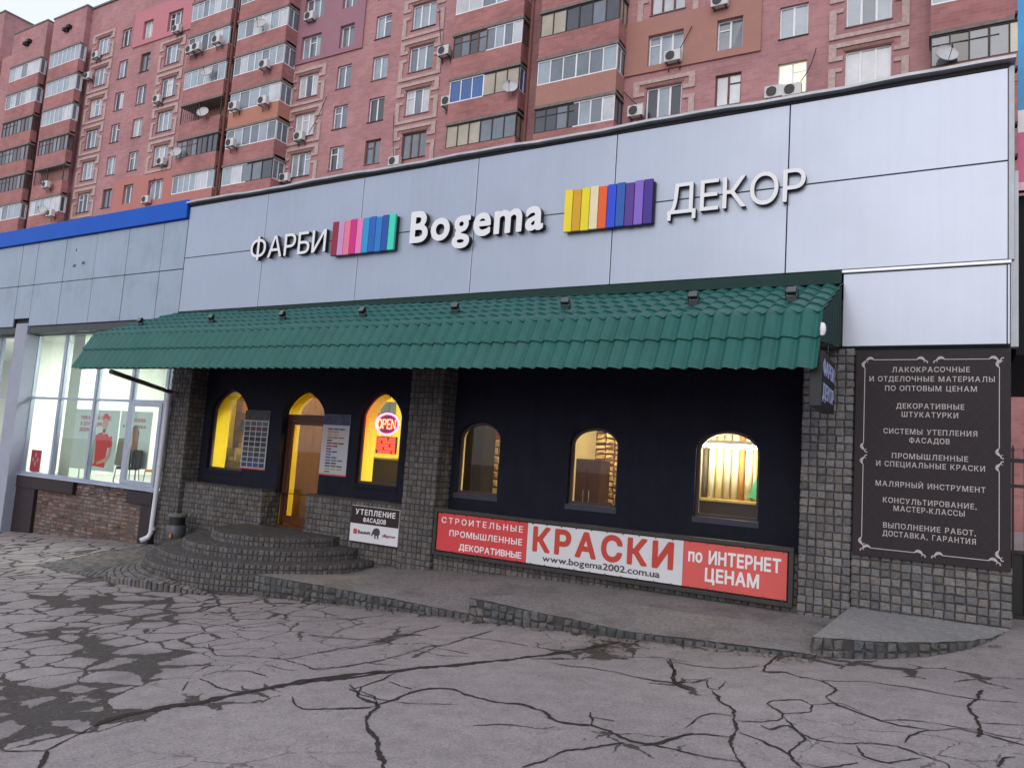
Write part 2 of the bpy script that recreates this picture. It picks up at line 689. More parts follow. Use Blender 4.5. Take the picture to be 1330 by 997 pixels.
# ------------------------------------------------------------------ the ground
CRACKS=[(0.07,[(-4.39,5.1),(-4.2,5.06),(-4.19,4.97),(-3.89,4.88),(-3.75,4.63),(-3.6,4.42),(-3.31,4.18),(-3.06,3.97),(-2.95,3.82)]),
(0.06,[(-3.89,4.88),(-3.87,5.07),(-3.89,5.29),(-3.81,5.47),(-3.63,5.55),(-3.41,5.48),(-3.12,5.42),(-2.9,5.47),(-2.69,5.41),(-2.51,5.24),(-2.39,5.24),(-2.23,5.3),(-2.07,5.24),(-1.92,5.13),(-1.75,5.14),(-1.62,5.31),(-1.54,5.51)]),
(0.02,[(-2.97,4.85),(-2.74,5.0),(-2.51,5.02),(-2.45,5.13)]),
(0.05,[(-2.28,4.34),(-2.25,4.45),(-2.15,4.74),(-2.02,4.91),(-1.9,5.08)]),
(0.03,[(-1.75,5.14),(-1.42,5.11)]),
(0.03,[(-2.36,5.57),(-2.23,5.3)]),
(0.02,[(-2.31,5.48),(-2.12,5.47)]),
(0.03,[(-4.28,4.52),(-4.08,4.63),(-3.89,4.79)]),
(0.02,[(-3.99,5.0),(-3.7,5.04),(-3.34,5.22)]),
(0.04,[(-4.35,5.12),(-4.34,5.38),(-4.37,5.7)]),
(0.03,[(-4.24,5.45),(-3.92,5.37)]),
(0.03,[(-5.59,5.82),(-5.47,6.12),(-5.25,6.56),(-5.26,6.81),(-5.32,7.31),(-5.28,7.72)]),
(0.03,[(-6.24,6.48),(-5.8,6.56),(-5.36,6.69),(-5.26,6.81)]),
(0.02,[(-6.85,7.09),(-6.52,7.4),(-6.43,7.68),(-6.02,7.93)]),
(0.03,[(-5.17,5.41),(-4.93,5.62),(-4.85,5.85),(-4.76,6.32),(-4.78,6.69),(-4.64,6.93),(-4.63,7.36),(-4.62,7.79)]),
(0.02,[(-4.93,5.87),(-4.49,5.94)]),
(0.02,[(-4.8,6.52),(-4.34,6.49),(-4.11,6.61)]),
(0.02,[(-4.7,6.73),(-4.18,6.67)]),
(0.03,[(-4.74,7.29),(-4.18,7.37),(-3.86,7.31)]),
(0.02,[(-4.59,7.8),(-4.62,7.11)]),
(0.03,[(-3.36,6.81),(-3.1,6.73),(-2.93,6.81),(-2.65,6.79),(-2.37,6.72),(-2.1,6.72),(-1.87,6.63)]),
(0.05,[(-2.37,7.54),(-2.19,7.13),(-2.09,6.72),(-1.9,6.57)]),
(0.02,[(-2.82,7.34),(-2.47,7.55),(-2.12,7.49)]),
(0.05,[(-2.37,7.47),(-2.21,7.12),(-2.1,6.83),(-2.0,6.67)]),
(0.04,[(-2.39,6.71),(-2.06,6.69),(-1.94,6.82),(-1.82,7.05)]),
(0.03,[(-2.32,7.43),(-2.06,7.39),(-1.79,7.43),(-1.53,7.71)]),
(0.04,[(-1.47,8.29),(-1.48,7.74),(-1.48,7.49),(-1.3,7.6),(-1.12,7.47),(-0.95,7.46),(-0.78,7.24),(-0.85,6.96),(-0.73,6.75),(-0.57,6.64),(-0.42,6.52),(-0.28,6.45),(-0.09,6.45)]),
(0.03,[(-1.48,7.49),(-1.36,7.51),(-1.25,7.63)]),
(0.03,[(-0.95,7.46),(-0.61,7.61),(-0.33,7.61),(-0.07,7.57),
(0.18,7.52),
(0.56,7.57)]),
(0.06,[(0.29,7.85),
(0.18,7.29),
(0.2,6.89),
(0.25,6.59),
(0.21,6.46)]),
(0.05,[(-1.71,6.64),(-1.56,6.35),(-1.44,6.25),(-1.36,5.97),(-1.28,5.78),(-1.25,5.47),(-1.16,5.21),(-1.06,5.02)]),
(0.03,[(-1.35,5.94),(-1.18,6.0),(-1.06,6.14),(-1.08,6.29),(-1.23,6.5),(-1.19,6.61),(-1.01,6.77),(-0.91,6.65),(-0.9,6.44),(-1.08,6.29)]),
(0.02,[(-0.91,6.65),(-0.71,6.81),(-0.42,6.52)]),
(0.03,[(-1.62,5.59),(-1.61,5.85),(-1.53,6.03),(-1.37,6.04)]),
(0.05,[(-1.78,5.08),(-1.69,5.17),(-1.59,5.43),(-1.46,5.54),(-1.26,5.56)]),
(0.03,[(-1.68,5.14),(-1.5,5.13),(-1.31,5.12),(-1.09,5.13)]),
(0.03,[(-1.26,5.69),(-1.1,5.62),(-0.92,5.47),(-0.85,5.39)]),
(0.04,[(-1.16,5.93),(-1.08,5.83),(-0.98,6.04),(-0.84,5.77),(-0.87,5.5),(-0.82,5.3),(-0.75,5.2)]),
(0.03,[(-1.05,6.23),(-0.95,5.98),(-0.78,5.8),(-0.6,5.82),(-0.47,5.93),(-0.26,5.99),(-0.12,5.83),
(0.03,5.77),
(0.03,5.66)]),
(0.03,[(-0.51,5.83),(-0.46,5.62),(-0.32,5.56),(-0.12,5.8)]),
(0.03,[(-0.23,6.07),(-0.22,6.27),(-0.11,6.41),
(0.09,6.6),
(0.23,6.54),
(0.48,6.42)]),
(0.02,[(-0.42,6.49),(-0.25,6.62),(-0.0,6.62),
(0.23,6.61)]),
(0.02,[(0.22,6.82),
(0.51,6.92)]),
(0.04,[(0.3,5.87),
(0.34,6.1),
(0.41,6.13)]),
(0.02,[(0.25,6.59),
(0.49,6.56)]),
(0.02,[(-1.92,6.77),(-1.83,6.99),(-1.76,6.67),(-1.65,6.68),(-1.68,6.98)]),
(0.03,[(-0.82,5.3),(-0.65,5.3),(-0.47,5.5)]),
(0.03,[(-5.36,2.84),(-5.11,3.0),(-5.19,3.13),(-5.33,3.46)]),
(0.08,[(-5.11,3.0),(-4.92,2.88),(-4.83,2.79)]),
(0.03,[(-4.64,4.7),(-4.45,4.55),(-4.29,4.51),(-4.08,4.68),(-3.86,4.85),(-4.05,5.05),(-4.32,5.08),(-4.47,5.2)]),
(0.03,[(-4.35,5.22),(-4.21,5.01),(-3.91,5.0)]),
(0.03,[(-6.83,5.61),(-6.35,5.3),(-6.07,5.46),(-5.64,5.55),(-5.54,5.92),(-5.47,6.27),(-5.21,6.58)]),
(0.02,[(-5.64,5.55),(-5.05,5.42),(-4.77,6.04)]),
(0.02,[(-5.63,5.32),(-5.28,5.28),(-5.19,5.34)]),
(0.03,[(-5.8,4.74),(-5.83,4.95),(-5.6,5.09),(-5.31,5.03)]),
(0.03,[(-5.74,4.66),(-5.22,4.55),(-5.04,4.6)]),
(0.03,[(-5.75,4.55),(-5.56,4.35)]),
(0.02,[(-9.92,7.48),(-8.76,7.27),(-8.57,7.66)]),
(0.02,[(-8.37,6.74),(-7.8,6.85),(-7.82,7.45),(-7.87,7.55)]),
(0.02,[(-7.98,7.35),(-7.23,7.2),(-7.07,7.29),(-6.5,7.42),(-6.13,7.21)]),
(0.02,[(-8.09,6.35),(-7.43,6.32),(-7.27,6.63),(-7.12,7.04)]),
(0.02,[(-6.3,6.52),(-5.95,6.56),(-5.59,6.6)]),
(0.21,[(-5.33,3.46),(-5.36,3.63),(-5.28,3.96),(-5.14,4.22),(-5.12,4.37),(-5.01,4.7),(-4.84,5.2),(-4.5,5.72)]),
(0.17,[(-4.86,5.08),(-4.61,5.39),(-4.44,5.78),(-4.12,6.17),(-3.72,6.7),(-3.49,7.08),(-3.27,7.51),(-3.09,8.02)])]
DIRT=[[(-6.82,4.48),(-6.67,4.76),(-6.49,5.01),(-6.15,4.88),(-6.2,4.61),(-6.2,4.39),(-6.12,4.12),(-5.94,3.83),(-5.46,3.61),(-5.43,3.97),(-5.13,4.5),(-5.03,4.72),(-4.87,4.52),(-5.19,3.9),(-5.33,3.57),(-5.38,3.32),(-5.54,2.92),(-5.7,2.89),(-7.38,3.68),(-6.86,3.78),(-6.31,4.11),(-6.49,4.33)],[(-11.03,6.04),(-10.64,6.63),(-9.86,6.93),(-9.88,7.21),(-8.59,6.73),(-8.11,6.12),(-8.49,5.99),(-8.82,5.69),(-9.34,5.56),(-10.23,5.84)],[(-9.31,5.08),(-9.12,5.51),(-8.19,5.3),(-7.73,5.07),(-7.17,5.1),(-6.49,5.07),(-6.29,4.68),(-6.81,4.55),(-7.68,4.64),(-8.23,4.93),(-8.41,4.66)],[(-12.28,7.24),(-11.97,7.48),(-11.62,7.27),(-12.03,7.1)],[(-10.33,7.34),(-9.88,7.21),(-9.03,6.97),(-9.2,6.74),(-9.69,6.77)],[(-3.67,7.43),(-3.46,7.48),(-3.31,7.6),(-3.14,8.16),(-3.16,8.46),(-2.86,7.69),(-2.97,7.18),(-3.14,7.22),(-3.42,6.98)],[(-2.1,6.72),(-1.93,6.77),(-1.87,6.59),(-2.0,6.57)],[(-1.99,5.16),(-1.74,5.17),(-1.7,5.07),(-1.86,5.04)],[(-5.54,7.37),(-5.35,7.35),(-5.21,6.75),(-5.32,6.68)],[(-4.96,6.58),(-4.79,6.76),(-4.67,6.44),(-4.76,6.32)]]

def zk(X):
    X = max(-45.0, min(X, 12.0))
    if X > -9.2:
        return -1.70 + .065 * X
    if X > -12:
        return -2.298 + .018 * (X + 9.2)
    return -2.348 + .05 * (X + 12)


def zw(X):
    X = max(-45.0, min(X, 12.0))
    return -1.50 + .055 * X


def gz(X, Y):
    if Y <= 8.2:
        return zk(X) + .015 * max(Y - 8.2, -25)
    t = min((Y - 8.2) / 1.8, 1)
    t = t * t * (3 - 2 * t)
    a = zk(X) - .06                      # the yard runs on level beneath the ramps
    if X < -9.0:
        q = min((-9.0 - X) / .8, 1)
        b = a + (zw(X) - a) * q
    else:
        q = max(0.0, min((X + 1.0) / 1.6, 1))
        b = a + (zw(X) - a) * q
    return zk(X) + (b - zk(X)) * t


def asphalt_mat():
    m = bpy.data.materials.new("asphalt")
    m.use_nodes = True
    nt = m.node_tree
    N, Lk = nt.nodes.new, nt.links.new
    b = nt.nodes["Principled BSDF"]
    b.inputs["Specular IOR Level"].default_value = .35
    geo = N("ShaderNodeNewGeometry")
    at = N("ShaderNodeAttribute")
    at.attribute_name = "dirt"

    def noise(scale, detail=6, rough=.6):
        n = N("ShaderNodeTexNoise")
        n.inputs["Scale"].default_value = scale
        n.inputs["Detail"].default_value = detail
        n.inputs["Roughness"].default_value = rough
        Lk(geo.outputs["Position"], n.inputs["Vector"])
        return n

    def math_(op, a, b_=None, c=None):
        n = N("ShaderNodeMath")
        n.operation = op
        for i, q in enumerate((a, b_, c)):
            if q is None:
                continue
            if isinstance(q, (int, float)):
                n.inputs[i].default_value = q
            else:
                Lk(q, n.inputs[i])
        return n.outputs[0]

    def maprange(x, a, b_, c, d):
        n = N("ShaderNodeMapRange")
        Lk(x, n.inputs[0])
        for i, q in enumerate((a, b_, c, d)):
            n.inputs[i + 1].default_value = q
        return n.outputs[0]

    def mixc(f, a, b_):
        n = N("ShaderNodeMix")
        n.data_type = 'RGBA'
        if isinstance(f, float):
            n.inputs[0].default_value = f
        else:
            Lk(f, n.inputs[0])
        for i, q in ((6, a), (7, b_)):
            if isinstance(q, tuple):
                n.inputs[i].default_value = (*q, 1)
            else:
                Lk(q, n.inputs[i])
        return n.outputs[2]
    warp = noise(2.3, 4)
    wv = N("ShaderNodeVectorMath")
    wv.operation = 'MULTIPLY_ADD'
    Lk(warp.outputs["Color"], wv.inputs[0])
    wv.inputs[1].default_value = (.35, .35, 0)
    Lk(geo.outputs["Position"], wv.inputs[2])
    fl = N("ShaderNodeVectorMath")
    fl.operation = 'MULTIPLY'
    Lk(wv.outputs[0], fl.inputs[0])
    fl.inputs[1].default_value = (1, 1, 0)
    vo = N("ShaderNodeTexVoronoi")
    vo.feature = 'DISTANCE_TO_EDGE'
    vo.inputs["Scale"].default_value = 2.2
    Lk(fl.outputs[0], vo.inputs["Vector"])
    patch = noise(1.1, 7, .7)
    # crack width grows where dirt has gathered
    wid = math_('MULTIPLY', at.outputs["Fac"], maprange(patch.outputs["Fac"], .36, .66, .15, 1.25))
    edge = math_('SUBTRACT', math_('MULTIPLY', wid, .36), vo.outputs["Distance"])
    fine = noise(22, 4)
    edge2 = math_('ADD', edge, maprange(fine.outputs["Fac"], .3, .7, -.020, .020))
    crack = maprange(edge2, -.005, .010, 0, 1)
    fadein = maprange(at.outputs["Fac"], .03, .075, 0, 1)
    crack = math_('MULTIPLY', crack, fadein)
    big = noise(.28, 6, .6)
    grain = noise(48, 6, .9)
    mid = noise(5, 8, .75)
    base = mixc(maprange(big.outputs["Fac"], .3, .7, 0, 1), (.258, .224, .224), (.345, .300, .299))
    base = mixc(maprange(mid.outputs["Fac"], .40, .72, 0, .6), base, (.150, .132, .132))
    gr = maprange(grain.outputs["Fac"], .32, .68, .52, 1.48)
    hs = N("ShaderNodeHueSaturation")
    Lk(base, hs.inputs["Color"])
    Lk(gr, hs.inputs["Value"])
    dirtc = mixc(maprange(fine.outputs["Fac"], .35, .65, 0, 1), (.034, .027, .025), (.078, .064, .058))
    col = mixc(crack, hs.outputs[0], dirtc)
    stain = math_('MULTIPLY', maprange(at.outputs["Fac"], .14, .5, 0, .45), maprange(patch.outputs["Fac"], .35, .65, .2, 1))
    col = mixc(stain, col, (.085, .074, .072))
    # pale grit chips
    ch = N("ShaderNodeTexVoronoi")
    ch.inputs["Scale"].default_value = 38
    Lk(geo.outputs["Position"], ch.inputs["Vector"])
    sel = math_('MULTIPLY', math_('LESS_THAN', ch.outputs["Distance"], .22), math_('GREATER_THAN', noise(9, 2).outputs["Fac"], .56))
    col = mixc(math_('MULTIPLY', sel, .5), col, (.34, .31, .30))
    Lk(col, b.inputs["Base Color"])
    Lk(maprange(crack, 0, 1, .82, .95), b.inputs["Roughness"])
    hgt = math_('ADD', math_('MULTIPLY', crack, -1.0), math_('MULTIPLY', grain.outputs["Fac"], .35))
    bp = N("ShaderNodeBump")
    bp.inputs["Strength"].default_value = .55
    bp.inputs["Distance"].default_value = .012
    Lk(hgt, bp.inputs["Height"])
    Lk(bp.outputs[0], b.inputs["Normal"])
    return m


def inpoly(px, py, poly):
    c = np.zeros(px.shape, bool)
    n = len(poly)
    for i in range(n):
        x1, y1 = poly[i]
        x2, y2 = poly[(i + 1) % n]
        if y1 == y2:
            continue
        c ^= ((y1 > py) != (y2 > py)) & (px < (x2 - x1) * (py - y1) / (y2 - y1) + x1)
    return c


def seg_dist(px, py, pts):
    d = np.full(px.shape, 99.0)
    for (ax, ay), (bx, by) in zip(pts[:-1], pts[1:]):
        dx, dy = bx - ax, by - ay
        L2 = dx * dx + dy * dy + 1e-9
        t = np.clip(((px - ax) * dx + (py - ay) * dy) / L2, 0, 1)
        d = np.minimum(d, np.hypot(px - ax - t * dx, py - ay - t * dy))
    return d


def build_ground():
    xs = sorted(set([-400, -250, -150, -100, -70, -50, -40, -34, -30, -28] + [round(-26 + .1 * i, 2) for i in range(311)] + [5.5, 6.5, 8, 10, 12, 16, 24, 40, 70, 120, 200, 400]))
    ys = sorted(set([-400, -250, -150, -90, -50, -30, -20, -12, -8, -5, -3, -1.5, 0, 1] + [round(1.5 + .1 * i, 2) for i in range(91)] + [11, 12, 14, 18, 25, 36, 60, 120, 250, 500]))
    X, Y = np.meshgrid(xs, ys)
    Z = np.array([[gz(x, y) for x in xs] for y in ys])
    r = np.random.RandomState(3)
    Z = Z + np.where((X > -26) & (X < 5) & (Y < 10.4) & (Y > 1), r.uniform(-.002, .002, Z.shape), 0)
    dirt = np.zeros(X.shape)
    near = (X > -26) & (X < 5) & (Y > 1) & (Y < 10.6)
    for poly in DIRT:
        d = seg_dist(X, Y, list(poly) + [poly[0]])
        sd = np.where(inpoly(X, Y, poly), -d, d)
        dirt = np.maximum(dirt, np.clip(.38 - sd * 1.9, 0, .66))
    for w, pts in CRACKS:
        if len(pts) < 2:
            continue
        d = seg_dist(X, Y, pts)
        dirt = np.maximum(dirt, np.clip(.05 - d * .2, 0, .05))
    # worn, crazed area on the left part of the yard and along the foot of the walls
    left = np.clip((-5.0 - X) / 3.0, 0, 1) * np.clip((Y - 3.2) / 1.2, 0, 1)
    dirt = np.maximum(dirt, .165 * left)
    dirt = np.maximum(dirt, np.where(near, .0 + .062 * np.clip(np.sin(X * .9 + 1.3) * np.cos(Y * 1.1) + .35, 0, 1), 0))
    foot = np.clip(1 - np.abs(Y - 8.3) / .35, 0, 1) * ((X > -9) & (X < 1))
    dirt = np.maximum(dirt, .35 * foot)
    dirt *= near
    ny, nx = X.shape
    v = np.stack([X, Y, Z], -1).reshape(-1, 3)
    idx = np.arange(ny * nx).reshape(ny, nx)
    f = np.stack([idx[:-1, :-1], idx[:-1, 1:], idx[1:, 1:], idx[1:, :-1]], -1).reshape(-1, 4)
    me = bpy.data.meshes.new("ground")
    me.from_pydata(v.tolist(), [], f.tolist())
    a = me.attributes.new("dirt", 'FLOAT', 'POINT')
    a.data.foreach_set("value", dirt.reshape(-1).astype(np.float32))
    me.polygons.foreach_set("use_smooth", [True] * len(f))
    me.materials.append(asphalt_mat())
    me.update()
    tag(obj("ground", me), kind='structure')
    # open cracks, packed with dirt: thin irregular strips on the sheet
    mb = MB()
    rr = random.Random(11)
    for w, pts in CRACKS:
        if len(pts) < 2:
            continue
        P = []
        for (ax, ay), (bx, by) in zip(pts[:-1], pts[1:]):
            L = math.hypot(bx - ax, by - ay)
            n = max(1, int(L / .035))
            for k in range(n):
                t = k / n
                P.append((ax + (bx - ax) * t, ay + (by - ay) * t))
        P.append(pts[-1])
        # soften the corners, then let the line wander
        A = np.array(P)
        for _ in range(2):
            if len(A) > 4:
                A[1:-1] = (A[:-2] + 2 * A[1:-1] + A[2:]) / 4
        n = len(A)
        wander = np.array([rr.uniform(-1, 1) for _ in range(n)])
        slow = np.array([rr.uniform(-1, 1) for _ in range(n // 5 + 3)])
        slow = np.interp(np.arange(n) / 5.0, np.arange(len(slow)), slow)
        wander = wander * .45 + slow
        wander *= np.clip(np.minimum(np.arange(n), np.arange(n)[::-1]) / 4.0, 0, 1)
        T = np.gradient(A, axis=0) if n > 1 else A
        nrm = np.stack([-T[:, 1], T[:, 0]], 1) / (np.hypot(*T.T)[:, None] + 1e-9)
        A = A + nrm * wander[:, None] * .020
        wv = np.array([rr.uniform(.25, 1.6) for _ in range(n)])
        wv[1:-1] = (wv[:-2] + 2 * wv[1:-1] + wv[2:]) / 4
        ends = np.minimum(np.arange(n), np.arange(n)[::-1])
        wv *= np.clip(.55 + ends / 6, 0, 1)
        vs, fs = [], []
        for i in range(n):
            lw = (w * .40 + .004) * wv[i]
            l2 = lw * rr.uniform(.7, 1.3)
            for s in (-l2, lw):
                x, y = A[i] + nrm[i] * s / 2 * 2 * .5
                vs.append((x, y, gz(x, y) + .005))
        for i in range(n - 1):
            fs.append((2 * i, 2 * i + 1, 2 * i + 3, 2 * i + 2))
        mb.add(vs, fs)
    tag(mb.build("ground_cracks", mat("crack dirt", (.046, .037, .034), .95, var=.4, vscale=30, spec=.1), recalc=True), kind='structure')


build_ground()

# ------------------------------------------------------------------ shared materials
M_STONE = mat("cobble stone", (.158, .152, .152), .8, var=.32, vscale=26, island=.30, bump=.6, bscale=70, spec=.3)
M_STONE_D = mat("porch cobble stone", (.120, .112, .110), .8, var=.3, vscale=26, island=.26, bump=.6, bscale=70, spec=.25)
M_MORTAR = mat("mortar", (.062, .058, .058), .95, var=.3, vscale=20, spec=.1)
M_PANEL = mat("aluminium panel", (.37, .415, .51), .36, .5, var=.04, vscale=.8, spec=.5, dirt=(.31, .345, .42), dscale=.55, damount=.4, streak=.05, bump=.22, bscale=1.1)
M_PANEL_L = mat("weathered aluminium panel", (.31, .375, .47), .42, .3, var=.05, vscale=1.1, spec=.5, dirt=(.22, .265, .33), dscale=1.3, damount=.6, streak=.10, bump=.25, bscale=1.3)
M_SEAM = mat("dark seam", (.03, .03, .035), .8, var=.1)
M_NAVY = mat("navy wall paint", (.0095, .0106, .0235), .75, var=.35, vscale=2.5, bump=.3, bscale=38, spec=.2, dirt=(.013, .013, .020), dscale=1.6, damount=.6, streak=.3)
M_STEEL_D = mat("dark steel", (.03, .03, .032), .5, .4, var=.2, vscale=8)
M_WHITE = mat("white paint", (.78, .78, .80), .45, var=.04, vscale=5)
M_BLACK = mat("black plastic", (.012, .012, .013), .5, var=.15, vscale=10)
M_GREYMETAL = mat("grey metal trim", (.30, .32, .36), .45, .5, var=.12, vscale=5)
M_CONC = mat("concrete", (.235, .215, .215), .92, var=.42, vscale=24, bump=.8, bscale=40, spec=.2, dirt=(.12, .105, .105), dscale=1.9, damount=.75)
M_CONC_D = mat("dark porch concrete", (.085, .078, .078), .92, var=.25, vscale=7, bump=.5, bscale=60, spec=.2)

# ------------------------------------------------------------------ the paint shop
shop = thing("paint_shop_building", "low paint shop with pale metal fascia, dark arched front and cobble pillars", "shop building", (-6.8, 10.4, gz(-6.8, 10.4)))
SX0, SX1 = -14.2, .62
ZT = 4.97
# fascia panels
seam = [-14.2, -11.78, -9.265, -6.775, -4.305, -1.835, .60]
g_ = .006
for i in range(6):
    for z0, z1 in ((2.655, 3.83), (3.83, 4.965)):
        mb = MB()
        mb.box(seam[i] + g_, seam[i + 1] - g_, 9.985 + rnd.uniform(0, .004), 10.03, z0 + g_, z1 - g_, bev=.006)
        mb.build("fascia_panel", M_PANEL, shop)
mb = MB()
mb.box(-1.13, .585, 9.985, 10.03, 1.68, 2.60, bev=.006)
mb.box(.592, .615, 9.98, 10.04, 1.68, 2.60, bev=.004)
mb.build("fascia_panel", M_PANEL, shop)
mb = MB()
mb.box(SX0 + .004, .615, 10.032, 10.12, 2.62, 5.0)
mb.box(-1.13, .615, 10.032, 10.12, 1.66, 2.62)
mb.build("fascia_backing", M_SEAM, shop)
mb = MB()   # cap flashing with a slight waver and the shadow gap beneath
n = 40
vs = []
for k in range(n + 1):
    x = SX0 - .03 + (.70 - SX0) * k / n
    w = .012 * math.sin(k * .7) + .006 * math.sin(k * 2.1)
    vs.append((x, w))
for k in range(n):
    (xa, wa), (xb, wb) = vs[k], vs[k + 1]
    for (y0, y1, z0, z1) in ((9.90, 10.35, 5.025, 5.062),):
        a = [(xa, y0, z0 + wa), (xb, y0, z0 + wb), (xb, y1, z0 + wb), (xa, y1, z0 + wa), (xa, y0, z1 + wa), (xb, y0, z1 + wb), (xb, y1, z1 + wb + .03), (xa, y1, z1 + wa + .03)]
        mb.add(a, [(3, 2, 1, 0), (4, 5, 6, 7), (0, 1, 5, 4), (2, 3, 7, 6)])
mb.build("cornice_flashing", mat("flashing metal", (.45, .46, .49), .5, .4, var=.2, vscale=4), shop)
mb = MB()
mb.box(SX0, .615, 10.0, 10.3, 4.972, 5.02)
mb.build("parapet_gap", M_SEAM, shop)
mb = MB()
mb.box(-1.15, .63, 9.955, 10.0, 2.608, 2.648, bev=.008)
mb.build("fascia_ledge", mat("bright trim", (.72, .74, .78), .35, .3, var=.05), shop)
mb = MB()
mb.box(.60, .66, 10.0, 10.1, 2.66, 4.99, bev=.004)
mb.box(.625, .70, 10.05, 10.2, 1.66, 3.72)
mb.build("corner_trim", M_GREYMETAL, shop)
# roof, side and back
mb = MB()
mb.box(SX0, .60, 10.35, 24, 4.6, 4.85)
mb.build("roof", mat("roof felt", (.06, .06, .065), .9, var=.2), shop)
mb = MB()
mb.box(.36, .60, 10.46, 24, -1.9, 4.6)
mb.box(SX0 + .02, .36, 23.7, 23.95, -2.9, 4.6)
mb.build("side_wall", mat("grey render", (.2, .2, .21), .9, var=.2), shop)

# the dark front wall with its arched openings, outer leaf then the inner leaf
ARCH = [(-13.32, -12.22, -.60, .60, 1.07, .5), (-9.24, -8.28, -.60, .60, 1.07, .5),
        (-7.05, -6.23, -.60, .30, .585, 0), (-4.99, -4.19, -.60, .30, .575, 0), (-3.03, -2.16, -.60, .30, .61, 0)]
DOOR = (-11.22, -10.12, -1.54, .60, 1.04, .4)

def leaf(name, x0, x1, z0, z1, y0, y1, holes, m, parent):
    polys = [np.array([(x0, z0), (x1, z0), (x1, z1), (x0, z1)])] + [arch_loop(a, b, c, d, e, p) for a, b, c, d, e, p in holes]
    me = fill_polys(polys, (y1 - y0) / 2, name)
    for v in me.vertices:
        a, b, c = v.co
        v.co = (a, (y0 + y1) / 2 - c, b)
    me.materials.clear()
    me.materials.append(m)
    me.update()
    return obj(name, me, parent)

M_YEL = mat("yellow interior paint", (.86, .74, .075), .8, var=.06)
M_CREAM = mat("cream interior paint", (.78, .66, .40), .8, var=.06)
def grow(a, d): return (a[0] - d, a[1] + d, a[2] - d * .5, a[3], a[4] + d, a[5])
leaf("front_wall", -13.55, -7.80, -.93, 2.3, 10.40, 10.56, [ARCH[0], ARCH[1], (DOOR[0], DOOR[1], -.9299, DOOR[3], DOOR[4], DOOR[5])], M_NAVY, shop)
leaf("front_wall", -7.30, -1.50, -.98, 2.3, 10.40, 10.56, ARCH[2:], M_NAVY, shop)
leaf("inner_wall", -13.55, -7.80, -1.545, 2.3, 10.565, 10.90, [grow(ARCH[0], .02), grow(ARCH[1], .02), (DOOR[0] - .02, DOOR[1] + .02, -1.5445, DOOR[3], DOOR[4] + .02, DOOR[5])], M_YEL, shop)
leaf("inner_wall", -7.50, -1.30, -1.6, 2.3, 10.565, 10.66, [grow(a, .02) for a in ARCH[2:]], M_CREAM, shop)
# lighter painted sills
for a in ARCH:
    mb = MB()
    d = 0
    mb.box(a[0] - .02, a[1] + .02, 10.385, 10.55, a[2] - .085, a[2] + .004, bev=.01)
    mb.build("window_sill", mat("sill paint", (.035, .036, .062), .6, var=.15) if a[0] > -8 else M_NAVY, shop)
# window glass with its frame
for i, a in enumerate(ARCH):
    o_ = arch_loop(*a)
    c = np.array([(a[0] + a[1]) / 2, (a[2] + a[4]) / 2])
    inner = arch_loop(a[0] + .045, a[1] - .045, a[2] + .045, a[3], a[4] - .045, a[5])
    me = fill_polys([o_, inner], .02, "window")
    stand_up(me, 0, 10.50, 0, 1, 1)
    me.materials.clear()
    me.materials.append(mat("window frame", (.05, .03, .03) if i < 2 else (.03, .03, .045), .5, var=.1))
    w_ = obj("window", me, shop)
    me = fill_polys([arch_loop(a[0] + .02, a[1] - .02, a[2] + .02, a[3], a[4] - .02, a[5])], .003, "glass")
    stand_up(me, 0, 10.51, 0, 1, 1)
    me.materials.clear()
    me.materials.append(glass_mat("window glass", (.96, .97, .95), .02))
    obj("glass", me, w_)
# door
WOOD = mat("varnished door wood", (.085, .024, .009), .45, var=.3, vscale=9, bump=.1)
dx0, dx1, dz0, dz1 = DOOR[0], DOOR[1], -1.53, .60
mb = MB()
mb.box(dx0, dx0 + .055, 10.56, 10.64, dz0, dz1, bev=.006)
mb.box(dx1 - .055, dx1, 10.56, 10.64, dz0, dz1, bev=.006)
mb.box(dx0 + .055, dx1 - .055, 10.56, 10.64, dz1 - .12, dz1, bev=.006)
mb.box(dx0 - .03, dx1 + .03, 10.50, 10.70, -1.56, -1.532)
mb.build("door_frame", WOOD, shop)
mb = MB()
mb.box(dx0 + .06, dx0 + .13, 10.575, 10.625, dz0 + .015, dz1 - .125, bev=.005)
mb.box(dx1 - .13, dx1 - .06, 10.575, 10.625, dz0 + .015, dz1 - .125, bev=.005)
mb.box(dx0 + .13, dx1 - .13, 10.575, 10.625, dz0 + .015, dz0 + .17, bev=.005)
mb.box(dx0 + .13, dx1 - .13, 10.575, 10.625, dz1 - .20, dz1 - .125, bev=.005)
door = mb.build("door", WOOD, shop)
mb = MB()
mb.box(dx0 + .12, dx1 - .12, 10.596, 10.604, dz0 + .15, dz1 - .19)
mb.build("glass", glass_mat("door glass", (.93, .86, .72), .05), door)
mb = MB()
hx = dx0 + .165
mb.tube([(hx, 10.575, -.66), (hx, 10.50, -.66), (hx, 10.50, -.26), (hx, 10.575, -.26)], .017, 8)
mb.build("handle", M_BLACK, door)
me = fill_polys([arch_loop(dx0 + .01, dx1 - .01, dz1 + .005, dz1 + .02, DOOR[4] - .01, DOOR[5])], .003, "transom_glass")
stand_up(me, 0, 10.60, 0, 1, 1)
me.materials.clear()
me.materials.append(glass_mat("door glass", (.93, .86, .72), .05))
obj("transom_glass", me, shop)

